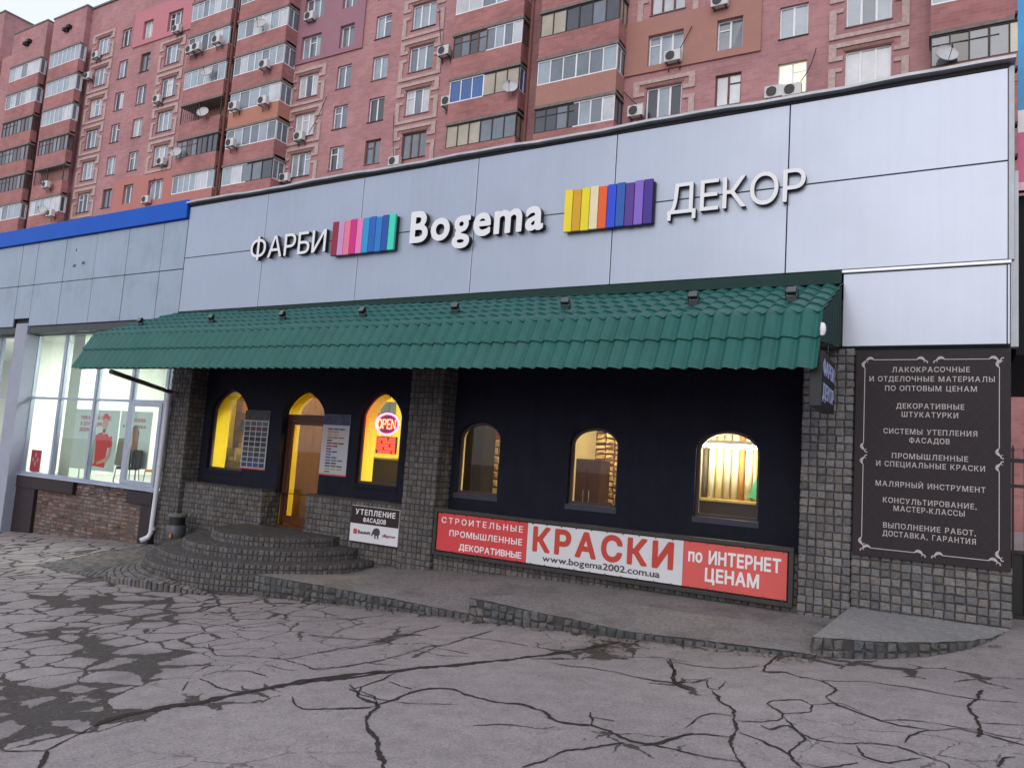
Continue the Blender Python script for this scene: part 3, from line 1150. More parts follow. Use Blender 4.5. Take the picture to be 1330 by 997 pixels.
def cobble_part(name, x0, x1, yf, z0, z1, m=None, depth=.3, su=.098, sv=.098, sides='R', seed=1, mort=None, slope=None, keep=None):
    rg = random.Random(seed)
    mb = MB()
    zb0, zb1 = z0, z1
    mb.box(x0 + .012, x1 - .012, yf + .012, yf + depth, z0 - .25, z1 - .006, mi=1)
    stones(mb, x0, x1, z0, z1, su, sv, lambda u, n, v: (u, yf + .012 - n, v), bulge=.019, gap=.011, jit=.006, rng=rg, keep=keep)
    if 'R' in sides:
        stones(mb, yf + .012, yf + depth, z0, z1, su, sv, lambda u, n, v: (x1 - .012 + n * .6, u, v), bulge=.02, gap=.014, jit=.006, rng=rg)
    if 'L' in sides:
        stones(mb, -(yf + depth), -(yf + .012), z0, z1, su, sv, lambda u, n, v: (x0 + .012 - n * .6, -u, v), bulge=.02, gap=.014, jit=.006, rng=rg)
    if 'T' in sides:
        mb.box(x0, x1, yf - .01, yf + depth, z1 - .004, z1 + .03, mi=1)
    return mb.build(name, [m or M_STONE, mort or M_MORTAR], shop)

cobble_part("pillar", -14.18, -13.53, 10.0, -2.2, 2.3, M_STONE_D, .55, sides='RL', seed=2)
cobble_part("pillar", -7.82, -7.15, 10.0, -2.0, 2.3, M_STONE_D, .55, sides='RL', seed=3)
cobble_part("pillar", -1.58, -.985, 10.0, -1.80, 1.66, M_STONE, .5, sides='RL', seed=4)
cobble_part("plinth_wall", -13.53, -11.225, 10.10, -2.0, -.91, M_STONE_D, .46, sides='RT', seed=5)
cobble_part("plinth_wall", -10.08, -7.82, 10.10, -2.1, -.89, M_STONE_D, .46, sides='LT', seed=6)
cobble_part("plinth_wall", -7.15, -1.58, 10.08, -1.95, -.96, M_STONE_D, .42, sides='T', seed=7)
cobble_part("plinth_wall", -.985, .64, 10.04, -1.55, -.80, M_STONE, .42, su=.105, sides='R', seed=8)
mb = MB()
mb.box(-.985, .63, 10.07, 10.45, -.80, 1.66)
mb.build("poster_wall", mat("dark render", (.05, .05, .055), .9, var=.2), shop)
# floor and partitions of the lit rooms
mb = MB()
mb.box(-14.15, .36, 10.5, 23.7, -1.75, -1.56)
mb.build("floor_slab", mat("dark floor tile", (.06, .045, .035), .5, var=.15), shop)
mb = MB()
mb.box(-13.6, -7.72, 14.2, 14.3, -1.56, 2.3)
mb.box(-13.75, -13.6, 10.9, 14.3, -1.56, 2.3)
mb.build("room_wall", M_YEL, shop)
mb = MB()
mb.box(-7.72, -7.55, 10.66, 14.3, -1.56, 2.3)
mb.box(-7.5, -1.2, 13.2, 13.3, -1.56, 2.3)
mb.box(-1.3, -1.15, 10.66, 13.3, -1.56, 2.3)
mb.box(-3.75, -3.65, 10.66, 13.2, -1.56, 2.3)
mb.build("room_wall", M_CREAM, shop)
mb = MB()
mb.box(-13.75, -1.15, 10.57, 14.3, 2.3, 2.4)
mb.build("room_ceiling", mat("ceiling paint", (.7, .62, .42), .85, var=.04), shop)
mb = MB()
mb.box(-13.6, -1.5, 10.3, 10.56, 2.31, 2.62)
mb.build("lintel", M_NAVY, shop)

# ------------------------------------------------------------------ the green tiled awning
def build_awning():
    aw = thing("awning", "long green metal tile awning over the porch of the shop", "awning", (-7.7, 9.98, 2.5))
    G = mat("green tile coating", (.008, .098, .084), .45, var=.16, vscale=2.5, spec=.4, dirt=(.030, .115, .10), dscale=.9, damount=.5, streak=.2)
    GD = mat("dark green sheet", (.006, .034, .028), .75, var=.15, vscale=3)
    X0, X1 = -14.3, -1.13
    ridge, knee, eave = (9.97, 2.47), (8.28, 1.765), (7.97, 1.115)
    rows = []
    def seg(a, b, n):
        for k in range(n):
            rows.append(((a[0] + (b[0] - a[0]) * k / n, a[1] + (b[1] - a[1]) * k / n), (a[0] + (b[0] - a[0]) * (k + 1) / n, a[1] + (b[1] - a[1]) * (k + 1) / n), (a, b)))
    seg(ridge, knee, 5)
    mid = (knee[0] + (eave[0] - knee[0]) * .46, knee[1] + (eave[1] - knee[1]) * .46)
    seg(knee, mid, 1)
    seg(mid, eave, 1)
    per, amp = .188, .026
    nx = int((X1 - X0) / per * 10)
    xs = [X0 + (X1 - X0) * k / nx for k in range(nx + 1)]
    def wave(x):
        s = (x - X0) / per % 1
        return amp * (math.sin(2 * math.pi * s) * .75 + .25 * math.sin(4 * math.pi * s + .5))
    lines = []
    for (a, b, (A, B)) in rows:
        t = Vector((0, B[0] - A[0], B[1] - A[1])).normalized()
        nv = Vector((0, t.z, -t.y))
        if nv.z < 0:
            nv = -nv
        steep = A == knee
        for k, (q, lift) in enumerate(((0.0, .0), (.5, .011), (.96, .026), (1.0, .019))):
            y, z = a[0] + (b[0] - a[0]) * q, a[1] + (b[1] - a[1]) * q
            lines.append((y, z, nv, lift))
    vs, fs = [], []
    for y, z, nv, lift in lines:
        for x in xs:
            up = (.04 + .10 * (z - eave[1]) / (ridge[1] - eave[1])) * (X1 - x) / (X1 - X0)
            o = wave(x) + lift + .008 * ((x - X0) % 1.128) / 1.128 + .004 * math.sin(x * 1.7 + z * 2)
            vs.append((x, y + nv.y * o, z + nv.z * o + up))
    m = len(xs)
    for i in range(len(lines) - 1):
        for k in range(m - 1):
            fs.append((i * m + k, (i + 1) * m + k, (i + 1) * m + k + 1, i * m + k + 1))
    mb = MB()
    mb.add(vs, fs)
    me = mb.mesh("roof_tiles", G)
    bm = bmesh.new()
    bm.from_mesh(me)
    bmesh.ops.recalc_face_normals(bm, faces=bm.faces)
    # give the sheet its thickness
    r = bmesh.ops.solidify(bm, geom=list(bm.faces), thickness=.006)
    bm.to_mesh(me)
    bm.free()
    obj("roof_tiles", me, aw)
    # flashing up to the fascia
    mb = MB()
    P_ = [(9.86, 2.452), (9.985, 2.50), (9.985, 2.648), (9.978, 2.648), (9.975, 2.508), (9.86, 2.464)]
    L_ = [(9.86, 2.592), (9.985, 2.625), (9.985, 2.648), (9.978, 2.648), (9.975, 2.633), (9.86, 2.604)]
    xa, xb = X0 + .1, X1 - .02
    mb.add([(xa, y, z) for y, z in L_] + [(xb, y, z) for y, z in P_], [(i, (i + 1) % 6, 6 + (i + 1) % 6, 6 + i) for i in range(6)] + [(5, 4, 3, 2, 1, 0), (6, 7, 8, 9, 10, 11)])
    mb.build("top_flashing", GD, aw)
    # ribbed closing panel on each end
    for X, sgn, nm in ((X1, 1, "side_panel"), (X0, -1, "side_panel")):
        mb = MB()
        n = 34
        ya, yb = 8.03, 9.965
        top = lambda y: ridge[1] + (knee[1] - ridge[1]) * (ridge[0] - y) / (ridge[0] - knee[0]) if y > knee[0] else knee[1] + (eave[1] - knee[1]) * (knee[0] - y) / (knee[0] - eave[0])
        bot = lambda y: 1.44 + (1.66 - 1.44) * (y - 8.12) / (9.9 - 8.12)
        vs, fs = [], []
        for k in range(n + 1):
            y = ya + (yb - ya) * k / n
            dx = .012 if k % 4 in (0, 1) else 0
            vs += [(X + sgn * dx - sgn * .02, y, min(bot(y), top(y) - .02)), (X + sgn * dx - sgn * .02, y, top(y) - .012)]
        for k in range(n):
            fs.append((2 * k, 2 * k + 2, 2 * k + 3, 2 * k + 1))
        mb.add(vs, fs)
        mb.build(nm, GD, aw)
    mb = MB()
    mb.prism([(8.20, 1.40), (10.4, 1.70), (10.4, 1.73), (8.20, 1.43)], 'x', X0 + .04, X1 - .04)
    mb.build("soffit", mat("dark soffit boards", (.012, .012, .014), .9, var=.2), aw)
    mb = MB()
    mb.box(X0 + .06, X1 - .06, 8.06, 8.11, 1.16, 1.22)
    mb.build("eave_batten", M_BLACK, aw)
    # bracing tube from the eave back to the pillar
    mb = MB()
    mb.tube([(-13.35, 8.15, 1.12), (-14.06, 9.93, .93)], .045, 10)
    mb.build("brace", mat("dark green pipe", (.085, .088, .072), .55, var=.15), aw)
    return aw

build_awning()
# flood lights on the tiles
FL = [(-13.77, "flood lamp at the left end of the green tile awning, nearest the lit shop window"),
      (-11.66, "flood lamp on the green awning below the first letter of the left sign word"),
      (-9.82, "flood lamp on the green awning below the last letters of the left sign word"),
      (-8.03, "flood lamp on the green awning below the pink and blue stripes and capital B"),
      (-6.25, "flood lamp on the green awning under the middle sign word"),
      (-4.45, "flood lamp on the green awning just below the yellow and violet stripes"),
      (-2.70, "flood lamp on the green awning under the right sign word"),
      (-1.55, "flood lamp at the right end of the green tile awning, by its ribbed side")]
def flood_lamp(x, label, turn):
    y, z = 8.9, 2.05 + .10 * (-1.13 - x) / 13.2
    t = thing("flood_lamp", label, "flood lamp", (x, y, z), "flood lamps on the green awning")
    mb = MB()
    mb.box(x - .055, x + .055, y - .02, y + .02, z - .03, z + .035)
    mb.tube([(x - .068, y, z + .03), (x - .068, y - .03, z + .10)], .008, 6)
    mb.tube([(x + .068, y, z + .03), (x + .068, y - .03, z + .10)], .008, 6)
    mb.box(x - .074, x + .074, y - .008, y + .008, z + .025, z + .04)
    mb.build("bracket", M_STEEL_D, t)
    R = Matrix.Translation((x, y - .03, z + .10)) @ Matrix.Rotation(turn, 4, 'Z') @ Matrix.Rotation(rad(-28), 4, 'X')
    bm = bmesh.new()
    bmesh.ops.create_cube(bm, size=1)
    for v in bm.verts:
        s = .8 if v.co.y > 0 else 1
        v.co = Vector((v.co.x * .125 * s, v.co.y * .045, v.co.z * .10 * s))
    bmesh.ops.bevel(bm, geom=list(bm.edges), offset=.008, segments=2, affect='EDGES')
    mb = MB()
    mb.bm(bm, 0, R)
    for k in range(6):
        bm = bmesh.new()
        bmesh.ops.create_cube(bm, size=1)
        for v in bm.verts:
            v.co = Vector((v.co.x * .006 + (k - 2.5) * .016, v.co.y * .03 + .03, v.co.z * .075))
        mb.bm(bm, 0, R)
    mb.build("housing", M_STEEL_D, t)
    bm = bmesh.new()
    bmesh.ops.create_cube(bm, size=1)
    for v in bm.verts:
        v.co = Vector((v.co.x * .105, v.co.y * .004 - .026, v.co.z * .08))
    mb = MB()
    mb.bm(bm, 0, R)
    mb.build("lens", mat("lamp lens", (.10, .10, .11), .12, var=.05), t)
for x, l in FL:
    flood_lamp(x, l, rnd.uniform(-.2, .2))

# ------------------------------------------------------------------ lettering on the fascia
SIDE = mat("sign return", (.02, .02, .022), .6, var=.1)
M_LET = mat("white sign face", (.80, .80, .83), .35, var=.02)
s_ = thing("raised_lettering", "thin white raised letters reading ФАРБИ on the pale fascia", "sign", (-11, 9.93, 3.6))
letter_parts("ФАРБИ", -12.03, -10.0, 9.93, 3.61, .405, M_LET, SIDE, s_, w=.003, track=.10, depth=.035)
s_ = thing("raised_lettering", "bold white raised letters of the large middle word on the fascia", "sign", (-6.7, 9.93, 3.6))
letter_parts("Bogema", -8.02, -5.42, 9.93, 3.595, .525, M_LET, SIDE, s_, w=.027, track=.085, depth=.05)
s_ = thing("raised_lettering", "thin white raised letters reading ДЕКОР right on the pale fascia", "sign", (-2.5, 9.93, 3.6))
letter_parts("ДЕКОР", -3.44, -1.6, 9.93, 3.595, .415, M_LET, SIDE, s_, w=.002, track=.10, depth=.035)

def stripes(name, label, x0, x1, z0, z1, cols):
    t = thing(name, label, "sign", ((x0 + x1) / 2, 9.93, z0))
    n = len(cols)
    w = (x1 - x0) / n
    mb = MB()
    mb.box(x0 + .02, x1 + .01, 9.93, 9.975, z0 + .015, z1 - .03)
    mb.build("backing_board", SIDE, t)
    for i, c in enumerate(cols):
        mb = MB()
        dz = .012 * math.sin(i * 2.4)
        mb.box(x0 + i * w + .004, x0 + (i + 1) * w - .006, 9.875, 9.93, z0 + dz * .3, z1 + dz * .4 - (.012 if i % 3 == 1 else 0), bev=.006)
        mb.build("colour_slat", mat("slat paint %d" % (hash(c) % 100000), c, .4, var=.05, vscale=6), t)
stripes("striped_sign", "sign of ten pink to blue slats left of the bold middle word", -9.84, -8.36, 3.50, 4.145,
        [(.28, .008, .035), (.55, .29, .55), (.80, .19, .30), (.62, .012, .22), (.80, .20, .46), (.012, .30, .62), (.01, .115, .47), (.012, .19, .58), (.01, .075, .36), (.05, .68, .50)])
stripes("striped_sign", "sign of ten yellow to violet slats right of the bold middle word", -5.07, -3.66, 3.49, 4.15,
        [(.86, .68, .02), (.66, .36, .01), (.84, .68, .01), (.80, .70, .44), (.80, .11, .015), (.012, .06, .66), (.012, .10, .42), (.09, .03, .27), (.22, .12, .56), (.045, .016, .26)])

# ------------------------------------------------------------------ signs below the awning
RED = mat("banner red", (.62, .055, .060), .55, var=.08, vscale=2.5)
RED2 = mat("faded banner red", (.66, .105, .095), .55, var=.08, vscale=2.5)
BWHITE = mat("banner white", (.66, .66, .70), .55, var=.05, vscale=3)
INK = mat("dark print", (.06, .05, .06), .6, var=.05)
PRINTW = mat("white print", (.80, .78, .80), .55, var=.03)
KRED = mat("red print", (.52, .055, .035), .55, var=.06)
ban = thing("advert_banner", "long red and white banner in a dark frame advertising КРАСКИ", "banner", (-4.4, 10.0, -1.5))
mb = MB()
fx0, fx1, fz0, fz1 = -7.10, -1.625, -1.575, -.845
mb.box(fx0, fx1, 9.955, 10.06, fz1 - .055, fz1, bev=.006)
mb.box(fx0, fx1, 9.955, 10.06, fz0, fz0 + .055, bev=.006)
mb.box(fx0, fx0 + .05, 9.957, 10.06, fz0 + .056, fz1 - .056)
mb.box(fx1 - .05, fx1, 9.957, 10.06, fz0 + .056, fz1 - .056)
mb.box(fx0 + .05, fx1 - .05, 10.03, 10.07, fz0 + .05, fz1 - .05)
mb.build("frame", mat("banner frame steel", (.045, .04, .04), .6, .2, var=.3, vscale=12), ban)
for x0, x1, m in ((-7.04, -5.402, RED), (-5.398, -3.022, BWHITE), (-3.018, -1.70, RED2)):
    mb = MB()
    n = 24      # the vinyl is laced tight with a slight pucker
    for k in range(n):
        xa, xb = x0 + (x1 - x0) * k / n, x0 + (x1 - x0) * (k + 1) / n
        f = lambda x: 9.985 + .003 * math.sin(x * 9)
        mb.quad((xa, f(xa), -1.50), (xb, f(xb), -1.50), (xb, f(xb), -.912), (xa, f(xa), -.912))
    mb.build("banner_panel", m, ban)
for k in range(23):
    x = -6.98 + k * .238
    for z in (-.905, -1.507):
        MB().box(x - .006, x + .006, 9.965, 9.99, z - .018, z + .018).build("tie", INK, ban)
yT = 9.979
text_sheet("lettering", "СТРОИТЕЛЬНЫЕ", -6.965, -5.475, yT, -1.065, .085, PRINTW, ban, w=.014, track=.30)
text_sheet("lettering", "ПРОМЫШЛЕННЫЕ", -6.80, -5.475, yT, -1.255, .085, PRINTW, ban, w=.02, track=.16)
text_sheet("lettering", "ДЕКОРАТИВНЫЕ", -6.60, -5.475, yT, -1.45, .085, PRINTW, ban, w=.026, track=.09)
text_sheet("lettering", "КРАСКИ", -5.30, -3.15, yT, -1.30, .315, KRED, ban, w=.040, track=.16)
text_sheet("lettering", "www.bogema2002.com.ua", -5.12, -3.33, yT, -1.44, .088, INK, ban, w=.012, track=.05)
text_sheet("lettering", "по", -2.95, -2.76, yT, -1.165, .15, PRINTW, ban, w=.034, track=.07)
text_sheet("lettering", "ИНТЕРНЕТ", -2.68, -1.77, yT, -1.17, .155, PRINTW, ban, w=.036, track=.08)
text_sheet("lettering", "ЦЕНАМ", -2.72, -2.03, yT, -1.395, .155, PRINTW, ban, w=.036, track=.08)

sg = thing("insulation_sign", "small black and white sign reading УТЕПЛЕНИЕ ФАСАДОВ on cobble plinth", "sign", (-8.38, 10.05, -1.56))
mb = MB()
mb.box(-8.905, -7.85, 10.02, 10.06, -1.56, -.955, bev=.003)
mb.build("sign_panel", BWHITE, sg)
mb = MB()
mb.box(-8.90, -7.855, 10.012, 10.0195, -1.255, -.96)
mb.build("dark_band", mat("dark maroon print", (.022, .008, .012), .5, var=.1), sg)
text_sheet("lettering", "УТЕПЛЕНИЕ", -8.80, -7.93, 10.009, -1.10, .085, PRINTW, sg, w=.022, track=.20)
text_sheet("lettering", "ФАСАДОВ", -8.62, -8.12, 10.009, -1.215, .068, PRINTW, sg, w=.022, track=.12)
text_sheet("lettering", "Baumit", -8.72, -8.44, 10.015, -1.42, .055, INK, sg, w=.028, track=.05)
text_sheet("lettering", "alligator", -8.18, -7.90, 10.015, -1.425, .045, mat("magenta print", (.28, .03, .10), .6), sg, w=.02, track=.05)
mb = MB()
mb.box(-8.82, -8.745, 10.013, 10.018, -1.435, -1.35)
mb.build("logo_mark", KRED, sg)
# elephant-like round black emblem
pts = np.array([(.0, .12), (.05, .14), (.12, .13), (.16, .08), (.16, .02), (.13, -.02), (.13, -.10), (.10, -.10), (.09, -.03), (.05, -.03), (.05, -.10), (.02, -.10), (.01, -.02), (-.03, .0), (-.05, -.05), (-.08, -.04), (-.06, .04), (-.03, .09)])
me = fill_polys([pts], .002, "logo_mark")
stand_up(me, -8.36, 10.016, -1.40, .75, .75)
me.materials.clear()
me.materials.append(INK)
obj("logo_mark", me, sg)

def chart(label, x0, x1, z0, z1, kind):
    y = 10.385
    t = thing("colour_chart", label, "colour chart", ((x0 + x1) / 2, y, z0), "colour charts between the porch windows")
    mb = MB()
    mb.box(x0, x1, y, y + .012, z0, z1)
    mb.build("board", mat("chart card", (.42, .42, .46), .5, var=.05), t)
    mb = MB()
    mb.box(x0 + .003, x1 - .003, y - .004, y - .001, z1 + .002 - .20, z1 - .002)
    mb.build("dark_header", mat("chart header " + kind, (.035, .03, .03) if kind == 'grid' else (.03, .04, .10), .5, var=.8, vscale=14), t)
    mb = MB()
    mb.box(x0 + .003, x1 - .003, y - .004, y - .001, z0 + .002, z0 + .028)
    mb.build("red_footer", KRED, t)
    r = random.Random(5)
    if kind == 'grid':
        pal = [(.07, .07, .075), (.06, .02, .03), (.05, .05, .06), (.02, .015, .02), (.015, .02, .03), (.03, .035, .04), (.04, .05, .07), (.02, .03, .06), (.02, .05, .15)]
        mats = [mat("swatch %d" % i, c, .5, var=.5, vscale=6, island=.5) for i, c in enumerate(pal)]
        mb = MB()
        W, H = (x1 - x0 - .03) / 4, (z1 - .21 - z0 - .04) / 9
        for rr_ in range(9):
            for c in range(4):
                xa, za = x0 + .015 + c * W, z0 + .036 + (8 - rr_) * H
                mb.box(xa + .012, xa + W - .012, y - .004, y - .001, za + .008, za + H - .008, mi=rr_)
        mb.build("swatches", mats, t)
    else:
        pal = [(.08, .06, .04), (.35, .2, .1), (.4, .3, .12), (.3, .12, .06), (.15, .02, .02), (.2, .015, .02), (.22, .02, .02), (.2, .02, .03), (.03, .06, .25), (.05, .10, .3), (.04, .07, .2), (.08, .11, .2), (.03, .03, .05), (.06, .10, .07), (.3, .28, .1), (.12, .14, .08)]
        mats = [mat("chart line %d" % i, c, .5, var=.2) for i, c in enumerate(pal)]
        mb = MB()
        H = (z1 - .24 - z0 - .05) / 16
        for i in range(16):
            n = r.choice([1, 2, 2, 3, 3])
            for k in range(n):
                xa = x0 + (x1 - x0) * (.2 + .22 * k)
                za = z0 + .045 + (15 - i) * H
                mb.box(xa, xa + (x1 - x0) * .19, y - .004, y - .001, za + H * .2, za + H * .72, mi=i)
        mb.build("swatches", mats, t)
chart("paint chart with rows of grey and dark swatches left of the door", -12.26, -11.56, -.53, .64, 'grid')
chart("pale paint chart with thin coloured lines right of the door", -10.11, -9.45, -.51, .62, 'lines')

# neon OPEN sign in the window, moving-text board below it
op = thing("neon_sign", "glowing red and violet neon OPEN sign inside the porch window", "neon sign", (-8.6, 10.70, .45))
ocx, ocz, oy = -8.86, .50, 10.72
mb = MB()
mb.tube([(ocx + .265 * math.cos(a), oy, ocz + .19 * math.sin(a)) for a in [2 * math.pi * k / 40 for k in range(41)]], .016, 8)
mb.build("neon_ring", mat("neon violet", (.9, .5, .9), .4, emit=(1.0, .16, .55), estr=3.4), op)
mb = MB()
def seg(*p): mb.tube([(ocx + a * .19, oy, ocz + b * .11) for a, b in p], .013, 7)
seg(*[(-.92 + .24 * math.cos(a), .75 * math.sin(a)) for a in [2 * math.pi * k / 16 for k in range(17)]])
seg((-.52, -.75), (-.52, .75), (-.2, .7), (-.12, .35), (-.2, .02), (-.5, 0))
seg((.38, .75), (.05, .75), (.05, -.75), (.38, -.75))
seg((.05, 0), (.32, 0))
seg((.55, -.75), (.55, .75), (1.0, -.75), (1.0, .75))
mb.build("neon_letters", mat("neon red", (1, .3, .2), .4, emit=(1.0, .12, .06), estr=7.0), op)
mb = MB()
mb.tube([(ocx - .25, oy + .03, ocz), (ocx + .25, oy + .03, ocz)], .006, 6)
mb.tube([(ocx, oy + .03, ocz - .18), (ocx, oy + .03, ocz + 1.2)], .005, 6)
mb.build("hanging_rod", M_STEEL_D, op)
mb = MB()
mb.prism([(ocx + .25 * math.cos(a), ocz + .175 * math.sin(a)) for a in [2 * math.pi * k / 32 for k in range(32)]], 'y', oy + .018, oy + .024)
mb.build("backing_disc", mat("violet acrylic", (.14, .02, .16), .4), op)
ld = thing("led_board", "small bright red light board hanging under the neon sign", "light board", (-8.66, 10.72, 0))
mb = MB()
mb.box(-9.08, -8.62, 10.72, 10.76, -.04, .27)
mb.build("housing", M_BLACK, ld)
mb = MB()
for r_ in range(5):
    for c in range(9):
        if (r_ * 5 + c * 3) % 7 != 0:
            mb.box(-9.065 + c * .048, -9.065 + c * .048 + .043, 10.712, 10.719, -.03 + r_ * .058, -.03 + r_ * .058 + .048)
mb.build("led_dots", mat("red led", (.8, .02, .01), .4, emit=(1.0, .03, .01), estr=3.5), ld)

# the tall list of services on the right wall
po = thing("services_poster", "tall dark brown poster listing paint services on the right cobble wall", "poster", (-.17, 10.0, -.85))
mb = MB()
mb.box(-.965, .625, 9.99, 10.04, -.845, 1.60, bev=.004)
mb.build("poster_board", None or mat("poster brown", (.020, .014, .018), .7, var=.14, vscale=2.2, bump=.05, bscale=6), po)
GREYP = mat("grey print", (.50, .46, .46), .6, var=.06)
S_ = 1.29 / 797
LINES = [("ЛАКОКРАСОЧНЫЕ", 495, 1.39), ("И ОТДЕЛОЧНЫЕ МАТЕРИАЛЫ", 797, 1.278), ("ПО ОПТОВЫМ ЦЕНАМ", 585, 1.165), ("ДЕКОРАТИВНЫЕ", 430, .955), ("ШТУКАТУРКИ", 360, .855),
         ("СИСТЕМЫ УТЕПЛЕНИЯ", 593, .652), ("ФАСАДОВ", 255, .552), ("ПРОМЫШЛЕННЫЕ", 480, .362), ("И СПЕЦИАЛЬНЫЕ КРАСКИ", 685, .262), ("МАЛЯРНЫЙ ИНСТРУМЕНТ", 688, .026),
         ("КОНСУЛЬТИРОВАНИЕ,", 588, -.165), ("МАСТЕР-КЛАССЫ", 447, -.255), ("ВЫПОЛНЕНИЕ РАБОТ,", 580, -.460), ("ДОСТАВКА, ГАРАНТИЯ", 582, -.555)]
for tx, w_, z in LINES:
    W = w_ * S_
    text_sheet("lettering", tx, -.17 - W / 2, -.17 + W / 2, 9.984, z - .03, .057, GREYP, po, w=.005, track=.13, serif=True, space=.42)
qm = mat("quilted print", (.034, .026, .031), .7)
mb = MB()
dw = 1.55 / 6
for sgn in (-1, 1):
    for k in range(-12, 20):
        # diagonal hairlines clipped to the sheet
        pts = []
        for x in np.linspace(-.95, .61, 60):
            z = -.83 + (k * dw) + sgn * (x + .95) * 1.35
            if -.83 < z < 1.585:
                pts.append((x, z))
        if len(pts) > 1:
            (xa, za), (xb, zb) = pts[0], pts[-1]
            yq = 9.9885 - .0004 * (sgn > 0)
            mb.add([(xa, yq, za - .005), (xb, yq, zb - .005), (xb, yq, zb + .005), (xa, yq, za + .005)], [(0, 1, 2, 3)])
mb.build("quilted_pattern", qm, po)
# scroll border: fine rules ending in leafy curls
mb = MB()
def rule(x0, x1, z0, z1):
    mb.box(x0, x1, 9.9835, 9.9875, z0, z1)
def curl(cx, cz, ang, flip):
    """leafy scroll end: a fat comma with a small counter-hook"""
    ca, sa = math.cos(ang), math.sin(ang)
    def strip(pts, lay):
        for (xa, za, wa), (xb, zb, wb) in zip(pts[:-1], pts[1:]):
            d = Vector((xb - xa, zb - za))
            nv = Vector((-d.y, d.x)).normalized()
            q = [(xa + nv.x * wa, za + nv.y * wa), (xa - nv.x * wa, za - nv.y * wa), (xb - nv.x * wb, zb - nv.y * wb), (xb + nv.x * wb, zb + nv.y * wb)]
            mb.add([(cx + (p[0] * ca - p[1] * sa), lay, cz + (p[0] * sa + p[1] * ca)) for p in q], [(0, 1, 2, 3)])
    body, hook = [], []
    for k in range(13):
        t = k / 12
        body.append(((-.02 + .10 * t) * flip, .026 * math.sin(t * 3.6) - .012 * t, .003 + .015 * math.sin(math.pi * min(1, t * 1.08)) ** 1.3))
    for k in range(9):
        t = k / 8
        th = -.6 + 3.9 * t
        hook.append(((.074 + .019 * math.cos(th)) * flip, -.02 + .019 * math.sin(th) - .012, .0065 * (1 - .6 * t)))
    strip(body, 9.9865)
    strip(hook, 9.9858)
bx0, bx1, bz0, bz1 = -.865, .515, -.745, 1.51
for x0, x1 in ((bx0 + .09, -.30), (-.03, bx1 - .09)):
    for z in (bz0, bz1):
        rule(x0, x1, z - .004, z + .004)
        curl(x0 - .01, z, 0, -1)
        curl(x1 + .01, z, 0, 1)
for z0, z1 in ((bz0 + .12, .24), (.50, bz1 - .10)):
    for x in (bx0, bx1):
        rule(x - .004, x + .004, z0, z1)
        curl(x, z0 - .02, math.pi / 2, -1)
        curl(x, z1 + .02, math.pi / 2, 1)
mb.build("scroll_border", GREYP, po)

# box sign hung on the end of the awning, edge towards the yard
ps = thing("projecting_sign", "black box sign with white letters hung under the right end of the awning", "box sign", (-1.14, 8.6, .74))
mb = MB()
mb.box(-1.22, -1.10, 8.12, 9.12, .76, 1.33, bev=.006)
mb.build("sign_box", mat("sign black", (.010, .010, .016), .45, var=.1), ps)
PB = mat("pale blue print", (.36, .40, .62), .5)
for tx, z in (("ФАРБИ", 1.10), ("ДЕКОР", .85)):
    items, W = lay_text(tx, .014, .09)
    me = fill_polys([p for _, q in items for p in q], .002, "lettering")
    sx = .86 / W
    for v in me.vertices:
        a, b, c = v.co
        v.co = (-1.0975 + c, 8.19 + a * sx, z + b * .15 / .69)
    me.materials.clear()
    me.materials.append(PB)
    obj("lettering", me, ps)
mb = MB()
mb.tube([(-1.16, 8.3, 1.33), (-1.16, 8.3, 1.50)], .012, 6)
mb.tube([(-1.16, 8.95, 1.33), (-1.16, 8.95, 1.58)], .012, 6)
mb.build("hanger", M_STEEL_D, ps)
lb = thing("bulkhead_lamp", "small white oval lamp on the end of the green awning", "lamp", (-1.10, 8.15, 1.55))
bm = bmesh.new()
bmesh.ops.create_uvsphere(bm, u_segments=16, v_segments=10, radius=1)
for v in bm.verts:
    v.co = Vector((-1.105 + v.co.x * .03, 8.14 + v.co.y * .035, 1.555 + v.co.z * .07))
MB().bm(bm).build("shade", M_WHITE, lb, smooth=True)
mb = MB()
mb.box(-1.125, -1.10, 8.115, 8.165, 1.49, 1.62)
mb.build("base", M_WHITE, lb)

